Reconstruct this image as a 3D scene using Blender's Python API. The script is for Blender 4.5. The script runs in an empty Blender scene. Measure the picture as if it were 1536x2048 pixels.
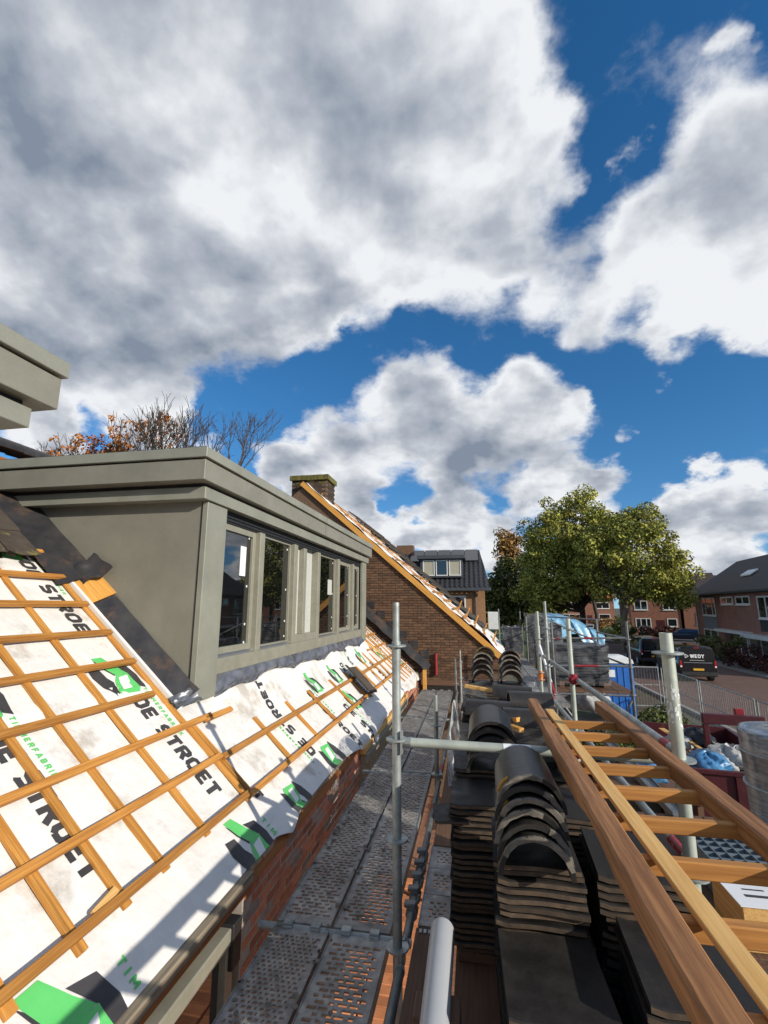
import bpy, bmesh, math, random
from mathutils import Vector, Matrix
R = math.radians
random.seed(7)
scene = bpy.context.scene
COL = scene.collection
H = 4.25                                   # eye height above the street

# ------------------------------------------------------------------ camera
cam_data = bpy.data.cameras.new('camera')
camera = bpy.data.objects.new('camera', cam_data)
COL.objects.link(camera)
cam_data.sensor_width = 36.0
cam_data.lens = 36.0 * 950.0 / 2048.0
cam_data.clip_start = 0.05
cam_data.clip_end = 2000.0
camera.location = (0.0, 0.0, H)
camera.rotation_euler = (R(90 + 11.194), 0.0, R(10.644))
scene.camera = camera
scene.render.resolution_x, scene.render.resolution_y = 768, 1024

# ------------------------------------------------------------------ sun, sky, exposure
SUN_EL, SUN_AZ = R(21.0), R(118.0)         # azimuth clockwise from +Y
sun_dir = Vector((math.sin(SUN_AZ) * math.cos(SUN_EL), math.cos(SUN_AZ) * math.cos(SUN_EL), math.sin(SUN_EL)))
sun_data = bpy.data.lights.new('sun', 'SUN')
sun_data.energy = 4.8
sun_data.angle = R(0.53)
sun_data.color = (1.0, 0.925, 0.80)
sun = bpy.data.objects.new('sun', sun_data)
sun.rotation_euler = (-sun_dir).to_track_quat('-Z', 'Y').to_euler()
sun.location = sun_dir * 60
COL.objects.link(sun)
scene.view_settings.view_transform = 'Standard'
scene.view_settings.look = 'None'
scene.view_settings.exposure = 0.0
scene.view_settings.gamma = 1.0
scene.view_settings.use_curve_mapping = False
scene.cycles.use_denoising = True
scene.cycles.max_bounces = 6
scene.cycles.diffuse_bounces = 3
scene.cycles.glossy_bounces = 3
scene.cycles.transmission_bounces = 4
scene.cycles.transparent_max_bounces = 8
scene.cycles.sample_clamp_indirect = 6.0

world = bpy.data.worlds.new('World')
scene.world = world
world.use_nodes = True
CLOUDS = [
    (-0.536, 0.415, 0.735, 0.262, 0.90), (-0.351, 0.493, 0.796, 0.285, 0.90), (-0.140, 0.551, 0.823, 0.225, 0.90), (-0.007, 0.569, 0.822, 0.124, 0.80),
    (0.095, 0.593, 0.800, 0.078, 0.60), (0.035, 0.672, 0.740, 0.166, 0.85), (0.129, 0.658, 0.742, 0.078, 0.50), (-0.631, 0.537, 0.560, 0.301, 0.90),
    (-0.445, 0.644, 0.622, 0.280, 0.90), (-0.210, 0.695, 0.688, 0.256, 0.90), (0.101, 0.745, 0.660, 0.137, 0.75), (-0.041, 0.782, 0.621, 0.133, 0.75),
    (0.067, 0.794, 0.604, 0.104, 0.60), (-0.658, 0.613, 0.437, 0.191, 0.75), (-0.493, 0.704, 0.512, 0.178, 0.75), (-0.341, 0.751, 0.566, 0.147, 0.70),
    (-0.268, 0.769, 0.580, 0.101, 0.50), (0.179, 0.714, 0.676, 0.045, 0.35), (0.179, 0.644, 0.743, 0.041, 0.25), (-0.712, 0.613, 0.343, 0.099, 0.60),
    (0.409, 0.652, 0.639, 0.116, 0.90), (0.378, 0.712, 0.592, 0.128, 0.85), (0.451, 0.729, 0.515, 0.150, 0.90), (0.284, 0.760, 0.584, 0.113, 0.80),
    (0.381, 0.782, 0.493, 0.095, 0.75), (0.196, 0.803, 0.562, 0.099, 0.60), (0.121, 0.832, 0.541, 0.079, 0.50), (0.239, 0.830, 0.505, 0.083, 0.50),
    (0.338, 0.814, 0.473, 0.055, 0.50), (0.457, 0.772, 0.441, 0.076, 0.60), (0.029, 0.852, 0.523, 0.065, 0.40), (-0.094, 0.893, 0.440, 0.105, 0.95),
    (-0.170, 0.914, 0.368, 0.124, 0.95), (-0.038, 0.938, 0.345, 0.132, 0.95), (0.111, 0.903, 0.415, 0.080, 0.90), (0.166, 0.923, 0.347, 0.093, 0.90),
    (0.071, 0.945, 0.319, 0.128, 0.90), (-0.292, 0.895, 0.336, 0.093, 0.85), (-0.381, 0.875, 0.298, 0.086, 0.85), (-0.247, 0.931, 0.269, 0.115, 0.80),
    (-0.083, 0.960, 0.268, 0.093, 0.70), (-0.294, 0.863, 0.411, 0.045, 0.50), (-0.337, 0.906, 0.256, 0.093, 0.70), (0.215, 0.898, 0.384, 0.036, 0.50),
    (-0.420, 0.872, 0.251, 0.060, 0.60), (0.173, 0.955, 0.239, 0.080, 1.15), (0.252, 0.939, 0.235, 0.072, 1.10), (0.107, 0.972, 0.210, 0.069, 1.00),
    (-0.044, 0.979, 0.201, 0.083, 0.90), (-0.067, 0.989, 0.135, 0.088, 1.20), (-0.251, 0.950, 0.187, 0.073, 1.00), (0.017, 0.981, 0.194, 0.066, 0.80),
    (-0.150, 0.979, 0.141, 0.063, 1.00), (0.426, 0.889, 0.169, 0.072, 1.00), (0.379, 0.913, 0.149, 0.076, 1.05), (0.473, 0.870, 0.139, 0.079, 1.00),
    (0.422, 0.902, 0.085, 0.072, 1.00), (0.421, 0.874, 0.241, 0.035, 0.85), (0.469, 0.859, 0.204, 0.051, 0.85), (-0.583, 0.742, 0.331, 0.085, 1.15),
    (-0.633, 0.719, 0.287, 0.064, 0.90), (-0.703, 0.651, 0.286, 0.071, 0.70), (-0.541, 0.750, 0.381, 0.059, 0.80), (-0.499, 0.809, 0.310, 0.057, 0.70),
    (0.195, 0.976, 0.097, 0.101, 1.20), (0.054, 0.993, 0.102, 0.099, 1.20), (0.318, 0.944, 0.092, 0.100, 1.20), (-0.232, 0.964, 0.126, 0.094, 1.20),
    (0.413, 0.910, 0.044, 0.091, 1.20), (-0.310, 0.926, 0.217, 0.089, 1.00), (0.241, 0.959, 0.152, 0.063, 0.90), (0.353, 0.845, 0.402, 0.044, 0.75),
    (0.297, 0.904, 0.308, 0.035, 0.60), (0.272, 0.676, 0.685, 0.027, 0.50), (0.422, 0.803, 0.420, 0.026, 0.50), (0.288, 0.655, 0.699, 0.020, 0.42),
    (0.251, 0.694, 0.675, 0.024, 0.45), (0.391, 0.577, 0.717, 0.027, 0.55), (0.245, 0.919, 0.309, 0.027, 0.40), (-0.279, 0.618, 0.735, 0.041, -0.75),
    (-0.302, 0.632, 0.714, 0.031, -0.50), (0.226, 0.782, 0.581, 0.040, -0.35), (0.094, 0.809, 0.580, 0.039, -0.30), (-0.103, 0.554, 0.826, 0.026, -0.20),
    (-0.644, 0.690, 0.329, 0.046, -0.40), (-0.416, 0.825, 0.383, 0.078, -0.60), (-0.204, 0.827, 0.524, 0.058, -0.50), (-0.287, 0.834, 0.472, 0.069, -0.40),
    (-0.076, 0.834, 0.546, 0.052, -0.50), (0.251, 0.877, 0.410, 0.061, -0.40), (0.065, 0.877, 0.475, 0.042, -0.30), (-0.169, 0.968, 0.188, 0.047, -0.40),
    (0.324, 0.904, 0.279, 0.051, -0.40),
]
TONES = [
    (-0.353, 0.599, 0.719, 0.129, 0.20), (-0.312, 0.671, 0.673, 0.099, 0.22), (-0.398, 0.508, 0.764, 0.066, 0.15), (-0.006, 0.556, 0.831, 0.141, 0.18),
    (0.113, 0.657, 0.745, 0.143, 0.10), (-0.543, 0.470, 0.696, 0.070, 0.12), (-0.276, 0.730, 0.625, 0.079, 0.15), (0.378, 0.766, 0.519, 0.101, 0.08),
    (0.386, 0.616, 0.687, 0.059, 0.12), (-0.546, 0.394, 0.740, 0.175, -0.30), (-0.475, 0.518, 0.711, 0.118, -0.16), (-0.554, 0.577, 0.600, 0.145, -0.22),
    (-0.678, 0.606, 0.417, 0.205, -0.14), (-0.528, 0.684, 0.504, 0.120, -0.12), (-0.208, 0.518, 0.830, 0.090, -0.12), (-0.110, 0.742, 0.662, 0.112, -0.12),
    (0.408, 0.705, 0.580, 0.072, -0.20), (0.222, 0.823, 0.522, 0.100, -0.10), (-0.183, 0.930, 0.319, 0.115, -0.06), (-0.041, 0.960, 0.277, 0.103, -0.04),
    (0.032, 0.773, 0.634, 0.171, -0.06),
]

def build_sky():
    nt = world.node_tree
    N, L = nt.nodes, nt.links
    N.clear()
    def node(t, **k):
        n = N.new(t)
        for a, b in k.items(): setattr(n, a, b)
        return n
    def put(sock, v):
        if hasattr(v, 'links') or hasattr(v, 'is_linked'): L.new(v, sock)
        else: sock.default_value = v
    def m(op, a, b=0.0, c=0.0, clamp=False):
        n = node('ShaderNodeMath', operation=op, use_clamp=clamp)
        put(n.inputs[0], a); put(n.inputs[1], b); put(n.inputs[2], c)
        return n.outputs[0]
    def vm(op, a, b=(0, 0, 0), s=None, out=0):
        n = node('ShaderNodeVectorMath', operation=op)
        put(n.inputs[0], a)
        if op != 'SCALE' and op != 'NORMALIZE': put(n.inputs[1], b)
        if s is not None: put(n.inputs['Scale'], s)
        return n.outputs['Value'] if op in ('DOT_PRODUCT', 'DISTANCE', 'LENGTH') else n.outputs[0]
    def ramp(v, a, b, lo=0.0, hi=1.0, smooth=True):
        n = node('ShaderNodeMapRange', interpolation_type='SMOOTHSTEP' if smooth else 'LINEAR')
        put(n.inputs['Value'], v)
        n.inputs['From Min'].default_value, n.inputs['From Max'].default_value = a, b
        n.inputs['To Min'].default_value, n.inputs['To Max'].default_value = lo, hi
        return n.outputs['Result']
    def noise(v, scale, detail, rough=0.55, col=False):
        n = node('ShaderNodeTexNoise')
        put(n.inputs['Vector'], v)
        n.inputs['Scale'].default_value, n.inputs['Detail'].default_value, n.inputs['Roughness'].default_value = scale, detail, rough
        return n.outputs['Color'] if col else n.outputs[0]
    d = node('ShaderNodeTexCoord').outputs['Generated']
    z = node('ShaderNodeSeparateXYZ'); L.new(d, z.inputs[0]); z = z.outputs[2]
    # clouds hang in a layer: seen flatter towards the horizon
    flat = vm('SCALE', d, s=m('DIVIDE', 1.0, m('ADD', m('MAXIMUM', z, 0.0), 0.55)))
    warp = vm('SCALE', vm('SUBTRACT', noise(flat, 2.6, 4.0, 0.55, True), (0.5, 0.5, 0.5)), s=0.15)
    warp2 = vm('SCALE', vm('SUBTRACT', noise(flat, 9.0, 5.0, 0.6, True), (0.5, 0.5, 0.5)), s=0.12)
    dw = vm('ADD', d, vm('ADD', warp, warp2))
    cover, head = None, 0.0
    zw = node('ShaderNodeSeparateXYZ'); L.new(dw, zw.inputs[0]); zw = zw.outputs[2]
    for i, (x, y, zz, r, w) in enumerate(CLOUDS):
        b = ramp(vm('DISTANCE', dw, (x, y, zz)), 0.0, r * 1.12, w, 0.0)
        cover = b if cover is None else m('ADD', cover, b)
        if w > 0 and zz < 0.45:                                # heaped clouds: bright heads, grey bases
            head = m('MULTIPLY_ADD', b, m('MULTIPLY_ADD', zw, 1.0 / r, -zz / r), head)
    tone = 0.0
    for (x, y, zz, r, w) in TONES:
        tone = m('ADD', tone, ramp(vm('DISTANCE', dw, (x, y, zz)), 0.0, r * 1.3, w, 0.0))
    cover = m('MINIMUM', cover, 1.25)
    # beyond the picture the same broken cover goes on
    away = ramp(vm('DISTANCE', d, (-0.181, 0.964, 0.194)), 0.95, 1.25)
    broad = ramp(noise(flat, 1.7, 4.0, 0.5), 0.42, 0.62, 0.0, 1.1)
    mx = node('ShaderNodeMix'); L.new(away, mx.inputs[0]); L.new(cover, mx.inputs[2]); L.new(broad, mx.inputs[3])
    cover = mx.outputs[0]
    pos = vm('ADD', flat, vm('SCALE', warp, s=0.5))
    billow = noise(pos, 4.6, 10.0, 0.60)
    sunv = tuple(0.085 * c for c in (sun_dir.x, sun_dir.y, sun_dir.z + 0.55))
    dens = m('ADD', cover, m('MULTIPLY', m('SUBTRACT', billow, 0.5), 2.1))
    alpha = ramp(dens, 0.16, 0.74)
    # lit rims and heads, grey bellies
    lit = m('MULTIPLY', m('SUBTRACT', noise(pos, 4.2, 7.0, 0.55), noise(vm('ADD', pos, sunv), 4.2, 4.0, 0.5)), 2.9)
    fine = m('MULTIPLY', m('SUBTRACT', billow, 0.5), 0.75)
    thick = ramp(dens, 0.40, 1.25)
    big = noise(vm('ADD', flat, (3.1, 1.7, 0.4)), 2.0, 3.0, 0.5)
    shade = m('ADD', m('SUBTRACT', 1.02, m('MULTIPLY', thick, 0.44)), m('ADD', m('ADD', lit, fine), m('MULTIPLY', m('SUBTRACT', big, 0.5), 0.7)))
    shade = m('ADD', shade, m('ADD', tone, m('MULTIPLY', head, 0.50)))
    shade = m('MINIMUM', m('MAXIMUM', shade, 0.0), 1.0)
    cr = node('ShaderNodeValToRGB')
    cr.color_ramp.elements[0].position, cr.color_ramp.elements[0].color = 0.0, (2.3, 2.8, 3.6, 1)
    cr.color_ramp.elements[1].position, cr.color_ramp.elements[1].color = 1.0, (8.7, 8.9, 9.2, 1)
    e = cr.color_ramp.elements.new(0.5); e.color = (4.9, 5.25, 5.9, 1)
    L.new(shade, cr.inputs[0])
    sky = node('ShaderNodeTexSky', sky_type='NISHITA', sun_disc=False, sun_elevation=SUN_EL, sun_rotation=SUN_AZ,
               altitude=50.0, air_density=1.0, dust_density=0.0, ozone_density=3.0)
    hs = node('ShaderNodeHueSaturation')
    hs.inputs['Saturation'].default_value, hs.inputs['Value'].default_value = 1.27, 1.50
    L.new(vm('NORMALIZE', vm('ADD', d, (0.0, 0.0, 0.10))), sky.inputs['Vector'])
    L.new(sky.outputs[0], hs.inputs['Color'])
    mc = node('ShaderNodeMix', data_type='RGBA')
    L.new(alpha, mc.inputs[0]); L.new(hs.outputs[0], mc.inputs[6]); L.new(cr.outputs[0], mc.inputs[7])
    bg = node('ShaderNodeBackground'); bg.inputs['Strength'].default_value = 0.1
    L.new(mc.outputs[2], bg.inputs['Color'])
    out = node('ShaderNodeOutputWorld'); L.new(bg.outputs[0], out.inputs['Surface'])
build_sky()
world.cycles.sampling_method = 'MANUAL'
world.cycles.sample_map_resolution = 512

# ------------------------------------------------------------------ helpers
BASE = {}                                   # world offset of every thing and part

class MB:
    """collects vertices and faces in scene coordinates (z counted from eye level)"""
    def __init__(self): self.v, self.f = [], []
    def add(self, verts, faces):
        k = len(self.v)
        self.v += [tuple(p) for p in verts]
        self.f += [tuple(i + k for i in q) for q in faces]
        return self
    def box(self, x0, x1, y0, y1, z0, z1, bevel=0.0, M=None):
        if bevel > 0:
            bm = bmesh.new()
            bmesh.ops.create_cube(bm, size=1.0)
            for v in bm.verts: v.co = Vector(((x0 + x1) / 2 + v.co.x * (x1 - x0), (y0 + y1) / 2 + v.co.y * (y1 - y0), (z0 + z1) / 2 + v.co.z * (z1 - z0)))
            bmesh.ops.bevel(bm, geom=list(bm.edges), offset=bevel, segments=1, affect='EDGES', profile=0.6)
            bm.verts.index_update()
            vs = [v.co.copy() for v in bm.verts]; fs = [[v.index for v in f.verts] for f in bm.faces]
            bm.free()
        else:
            vs = [Vector(p) for p in ((x0, y0, z0), (x1, y0, z0), (x1, y1, z0), (x0, y1, z0), (x0, y0, z1), (x1, y0, z1), (x1, y1, z1), (x0, y1, z1))]
            fs = [(0, 3, 2, 1), (4, 5, 6, 7), (0, 1, 5, 4), (1, 2, 6, 5), (2, 3, 7, 6), (3, 0, 4, 7)]
        if M is not None: vs = [M @ v for v in vs]
        return self.add(vs, fs)
    def beam(self, a, b, w, h, up=(0, 0, 1), bevel=0.0):
        a, b = Vector(a), Vector(b)
        d = (b - a); l = d.length; d.normalize()
        s = d.cross(Vector(up)).normalized(); u = s.cross(d)
        M = Matrix.Translation(a) @ Matrix((s, d, u)).transposed().to_4x4()
        return self.box(-w / 2, w / 2, 0, l, -h / 2, h / 2, bevel, M)
    def tube(self, a, b, r, n=12, r2=None, caps=True, hollow=0.0):
        a, b = Vector(a), Vector(b)
        r2 = r if r2 is None else r2
        d = (b - a).normalized()
        s = d.orthogonal().normalized(); u = d.cross(s)
        ring = [(math.cos(2 * math.pi * i / n), math.sin(2 * math.pi * i / n)) for i in range(n)]
        vs = [a + (s * c + u * q) * r for c, q in ring] + [b + (s * c + u * q) * r2 for c, q in ring]
        fs = [(i, (i + 1) % n, n + (i + 1) % n, n + i) for i in range(n)]
        if hollow > 0:
            k = len(vs)
            vs += [b + (s * c + u * q) * (r2 - hollow) for c, q in ring] + [b - d * 0.12 + (s * c + u * q) * (r2 - hollow) for c, q in ring]
            for i in range(n):
                j = (i + 1) % n
                fs += [(n + i, n + j, k + j, k + i), (k + i, k + j, k + n + j, k + n + i)]
            fs += [tuple(range(n - 1, -1, -1)), tuple(range(k + n, k + 2 * n))]
        elif caps: fs += [tuple(range(n - 1, -1, -1)), tuple(range(n, 2 * n))]
        return self.add(vs, fs)
    def path(self, pts, r, n=8):
        for p, q in zip(pts, pts[1:]): self.tube(p, q, r, n)
        return self
    def prism(self, poly, d):
        """closed polygon (list of 3D points) swept by vector d"""
        n = len(poly); d = Vector(d)
        vs = [Vector(p) for p in poly] + [Vector(p) + d for p in poly]
        fs = [tuple(range(n - 1, -1, -1)), tuple(range(n, 2 * n))] + [(i, (i + 1) % n, n + (i + 1) % n, n + i) for i in range(n)]
        return self.add(vs, fs)
    def loft(self, rings, closed=True, caps=True):
        n = len(rings[0]); vs = [p for r in rings for p in r]; fs = []
        for k in range(len(rings) - 1):
            for i in range(n if closed else n - 1):
                j = (i + 1) % n
                fs.append((k * n + i, k * n + j, (k + 1) * n + j, (k + 1) * n + i))
        if caps: fs += [tuple(range(n - 1, -1, -1)), tuple((len(rings) - 1) * n + i for i in range(n))]
        return self.add(vs, fs)
    def grid(self, fn, us, vs_):
        k = len(vs_)
        return self.add([fn(u, v) for u in us for v in vs_],
                        [(i * k + j, (i + 1) * k + j, (i + 1) * k + j + 1, i * k + j + 1) for i in range(len(us) - 1) for j in range(k - 1)])
    def lathe(self, prof, c, n=20):
        """prof: list of (radius, z)"""
        return self.loft([[(c[0] + r * math.cos(2 * math.pi * i / n), c[1] + r * math.sin(2 * math.pi * i / n), c[2] + z) for i in range(n)] for r, z in prof])

def frange(a, b, n): return [a + (b - a) * i / n for i in range(n + 1)]

def make_mesh(name, mb, mat, off=(0, 0, 0), smooth=False):
    me = bpy.data.meshes.new(name)
    ox, oy, oz = off
    me.from_pydata([(x - ox, y - oy, z - oz) for x, y, z in mb.v], [], mb.f)
    if mat is not None:
        for m_ in (mat if isinstance(mat, (list, tuple)) else [mat]): me.materials.append(m_)
    if smooth:
        me.polygons.foreach_set('use_smooth', [True] * len(me.polygons))
        if smooth is not True and hasattr(me, 'set_sharp_from_angle'): me.set_sharp_from_angle(angle=smooth)
    me.update()
    return me

def tag(o, label=None, cat=None, group=None, kind=None):
    for k, v in (('label', label), ('category', cat), ('group', group), ('kind', kind)):
        if v: o[k] = v
    return o

def thing(name, label, cat, loc=(0, 0, 0), group=None):
    o = bpy.data.objects.new(name, None)
    o.empty_display_size = 0.1
    o.location = (loc[0], loc[1], loc[2] + H)
    COL.objects.link(o)
    BASE[o.name] = Vector(loc)
    return tag(o, label, cat, group)

def obj(name, mb, mat, parent=None, label=None, cat=None, group=None, kind=None, smooth=False, origin=None):
    if parent is None:
        if origin is None:
            xs = [p[0] for p in mb.v]; ys = [p[1] for p in mb.v]; zs = [p[2] for p in mb.v]
            origin = ((min(xs) + max(xs)) / 2, (min(ys) + max(ys)) / 2, min(zs))
        b = Vector(origin)
    else: b = BASE[parent.name]
    o = bpy.data.objects.new(name, make_mesh(name, mb, mat, b, smooth))
    COL.objects.link(o)
    BASE[o.name] = b
    if parent is None: o.location = (b.x, b.y, b.z + H)
    else: o.parent = parent
    return tag(o, label, cat, group, kind)

def inst(name, me, parent, M):
    """one more piece that shares mesh data; M in scene coordinates"""
    o = bpy.data.objects.new(name, me)
    COL.objects.link(o)
    if parent is None:
        o.matrix_world = Matrix.Translation((0, 0, H)) @ M
        BASE[o.name] = M.to_translation()
    else:
        o.parent = parent
        o.matrix_local = Matrix.Translation(-BASE[parent.name]) @ M
        BASE[o.name] = BASE[parent.name]
    return o

def copy_thing(root, loc, rotz=0.0, label=None, group=None):
    def cp(o, parent):
        c = o.copy(); COL.objects.link(c)
        if parent is not None: c.parent = parent
        BASE[c.name] = Vector(loc)
        for ch in [x for x in o.children]: cp(ch, c)
        return c
    c = cp(root, None)
    c.location = (loc[0], loc[1], loc[2] + H); c.rotation_euler = (0, 0, rotz)
    return tag(c, label, None, group)

# ------------------------------------------------------------------ materials
def nodes_of(name):
    m = bpy.data.materials.new(name); m.use_nodes = True
    nt = m.node_tree; nt.nodes.clear()
    out = nt.nodes.new('ShaderNodeOutputMaterial'); p = nt.nodes.new('ShaderNodeBsdfPrincipled')
    nt.links.new(p.outputs[0], out.inputs[0])
    return m, nt, p

def rgba(c): return (c[0], c[1], c[2], 1.0)

def mat(name, c1, c2=None, scale=6.0, rough=0.7, bump=0.0, metal=0.0, stretch=(1, 1, 1), rand=0.0, detail=5.0, c3=None, c3_scale=2.0, c3_at=0.62,
        spec=0.5, contrast=(0.35, 0.65), bump_scale=None, coat=0.0, rough2=None, objrand=True, blotch=None, rot_y=0.0):
    m, nt, p = nodes_of(name)
    N, L = nt.nodes, nt.links
    tc = N.new('ShaderNodeTexCoord'); mp = N.new('ShaderNodeMapping')
    mp.inputs['Scale'].default_value = stretch
    if rot_y:
        m0 = N.new('ShaderNodeMapping'); m0.inputs['Rotation'].default_value = (0, rot_y, 0)
        L.new(tc.outputs['Object'], m0.inputs['Vector']); L.new(m0.outputs[0], mp.inputs['Vector'])
    else: L.new(tc.outputs['Object'], mp.inputs['Vector'])
    vec = mp.outputs[0]
    oi = N.new('ShaderNodeObjectInfo')
    if objrand:
        ad = N.new('ShaderNodeVectorMath'); ad.operation = 'ADD'
        sc = N.new('ShaderNodeVectorMath'); sc.operation = 'SCALE'; sc.inputs[0].default_value = (17.3, 31.7, 11.9)
        L.new(oi.outputs['Random'], sc.inputs['Scale']); L.new(vec, ad.inputs[0]); L.new(sc.outputs[0], ad.inputs[1])
        vec = ad.outputs[0]
    c2 = c2 or tuple(x * 0.75 for x in c1)
    nz = N.new('ShaderNodeTexNoise'); nz.inputs['Scale'].default_value = scale; nz.inputs['Detail'].default_value = detail; nz.inputs['Roughness'].default_value = 0.6
    L.new(vec, nz.inputs['Vector'])
    cr = N.new('ShaderNodeValToRGB')
    cr.color_ramp.elements[0].position, cr.color_ramp.elements[0].color = contrast[0], rgba(c1)
    cr.color_ramp.elements[1].position, cr.color_ramp.elements[1].color = contrast[1], rgba(c2)
    L.new(nz.outputs[0], cr.inputs[0])
    col = cr.outputs[0]
    if c3 is not None:
        n3 = N.new('ShaderNodeTexNoise'); n3.inputs['Scale'].default_value = c3_scale; n3.inputs['Detail'].default_value = 6.0; n3.inputs['Roughness'].default_value = 0.65
        L.new(vec, n3.inputs['Vector'])
        r3 = N.new('ShaderNodeMapRange'); r3.inputs['From Min'].default_value = c3_at; r3.inputs['From Max'].default_value = c3_at + 0.12
        L.new(n3.outputs[0], r3.inputs['Value'])
        mx = N.new('ShaderNodeMix'); mx.data_type = 'RGBA'
        L.new(r3.outputs[0], mx.inputs[0]); L.new(col, mx.inputs[6]); mx.inputs[7].default_value = rgba(c3)
        col = mx.outputs[2]
    if blotch:
        nb = N.new('ShaderNodeTexNoise'); nb.inputs['Scale'].default_value = blotch[0]; nb.inputs['Detail'].default_value = 6.0; nb.inputs['Roughness'].default_value = 0.65
        L.new(vec, nb.inputs['Vector'])
        rb = N.new('ShaderNodeMapRange'); rb.inputs['From Min'].default_value = 0.3; rb.inputs['From Max'].default_value = 0.7
        rb.inputs['To Min'].default_value = 1 - blotch[1]; rb.inputs['To Max'].default_value = 1 + blotch[1]
        L.new(nb.outputs[0], rb.inputs['Value'])
        vb = N.new('ShaderNodeVectorMath'); vb.operation = 'SCALE'
        L.new(col, vb.inputs[0]); L.new(rb.outputs[0], vb.inputs['Scale'])
        col = vb.outputs[0]
    if rand > 0:
        mr = N.new('ShaderNodeMapRange'); mr.inputs['To Min'].default_value = 1 - rand; mr.inputs['To Max'].default_value = 1 + rand
        ge = N.new('ShaderNodeNewGeometry'); fr = N.new('ShaderNodeMath'); fr.operation = 'ADD'
        fc = N.new('ShaderNodeMath'); fc.operation = 'FRACT'
        L.new(oi.outputs['Random'], fr.inputs[0]); L.new(ge.outputs['Random Per Island'], fr.inputs[1]); L.new(fr.outputs[0], fc.inputs[0])
        L.new(fc.outputs[0], mr.inputs['Value'])
        vm = N.new('ShaderNodeVectorMath'); vm.operation = 'SCALE'
        L.new(col, vm.inputs[0]); L.new(mr.outputs[0], vm.inputs['Scale'])
        col = vm.outputs[0]
    L.new(col, p.inputs['Base Color'])
    p.inputs['Metallic'].default_value = metal
    p.inputs['Specular IOR Level'].default_value = spec
    p.inputs['Coat Weight'].default_value = coat
    if rough2 is None: p.inputs['Roughness'].default_value = rough
    else:
        rr = N.new('ShaderNodeMapRange'); rr.inputs['From Min'].default_value = 0.35; rr.inputs['From Max'].default_value = 0.65
        rr.inputs['To Min'].default_value = rough; rr.inputs['To Max'].default_value = rough2
        L.new(nz.outputs[0], rr.inputs['Value']); L.new(rr.outputs[0], p.inputs['Roughness'])
    if bump > 0:
        bp = N.new('ShaderNodeBump'); bp.inputs['Strength'].default_value = 1.0; bp.inputs['Distance'].default_value = bump
        src = nz
        if bump_scale:
            src = N.new('ShaderNodeTexNoise'); src.inputs['Scale'].default_value = bump_scale; src.inputs['Detail'].default_value = 4.0
            L.new(vec, src.inputs['Vector'])
        L.new(src.outputs[0], bp.inputs['Height']); L.new(bp.outputs[0], p.inputs['Normal'])
    return m

def brick_mat(name, c1, c2, mortar, bw=0.22, bh=0.0625, axis='xz', ms=0.012):
    m, nt, p = nodes_of(name)
    N, L = nt.nodes, nt.links
    tc = N.new('ShaderNodeTexCoord'); sp = N.new('ShaderNodeSeparateXYZ'); cb = N.new('ShaderNodeCombineXYZ')
    L.new(tc.outputs['Object'], sp.inputs[0])
    L.new(sp.outputs['XYZ'.index(axis[0].upper())], cb.inputs[0]); L.new(sp.outputs['XYZ'.index(axis[1].upper())], cb.inputs[1])
    b = N.new('ShaderNodeTexBrick')
    b.inputs['Scale'].default_value = 1.0; b.inputs['Brick Width'].default_value = bw; b.inputs['Row Height'].default_value = bh
    b.inputs['Mortar Size'].default_value = ms; b.inputs['Mortar Smooth'].default_value = 0.3; b.inputs['Bias'].default_value = 0.0
    b.inputs['Color1'].default_value, b.inputs['Color2'].default_value, b.inputs['Mortar'].default_value = rgba(c1), rgba(c2), rgba(mortar)
    L.new(cb.outputs[0], b.inputs['Vector'])
    nz = N.new('ShaderNodeTexNoise'); nz.inputs['Scale'].default_value = 1.3; nz.inputs['Detail'].default_value = 8.0
    L.new(tc.outputs['Object'], nz.inputs['Vector'])
    mr = N.new('ShaderNodeMapRange'); mr.inputs['To Min'].default_value = 0.65; mr.inputs['To Max'].default_value = 1.35
    L.new(nz.outputs[0], mr.inputs['Value'])
    vm = N.new('ShaderNodeVectorMath'); vm.operation = 'SCALE'
    L.new(b.outputs['Color'], vm.inputs[0]); L.new(mr.outputs[0], vm.inputs['Scale']); L.new(vm.outputs[0], p.inputs['Base Color'])
    p.inputs['Roughness'].default_value = 0.85
    bp = N.new('ShaderNodeBump'); bp.inputs['Distance'].default_value = 0.006; bp.invert = True
    L.new(b.outputs['Fac'], bp.inputs['Height']); L.new(bp.outputs[0], p.inputs['Normal'])
    return m

def wood(name, c1, c2, axis, rand=0.12, rough=0.65, knots=None, wear=None, rot_y=0.0):
    st = [70.0, 70.0, 70.0]; st['xyz'.index(axis)] = 2.6
    return mat(name, c1, c2, scale=1.0, rough=rough, bump=0.0012, stretch=tuple(st), rand=rand, detail=6.0,
               c3=knots or tuple(x * 0.45 for x in c2), c3_scale=0.16 if wear is None else wear, c3_at=0.595, spec=0.3, contrast=(0.38, 0.60), rot_y=rot_y)

def glass_mat(name, tint=(0.02, 0.025, 0.03), rough=0.03):
    m, nt, p = nodes_of(name)
    p.inputs['Base Color'].default_value = rgba(tint); p.inputs['Roughness'].default_value = rough
    p.inputs['Specular IOR Level'].default_value = 0.9; p.inputs['IOR'].default_value = 1.6
    return m

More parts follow.
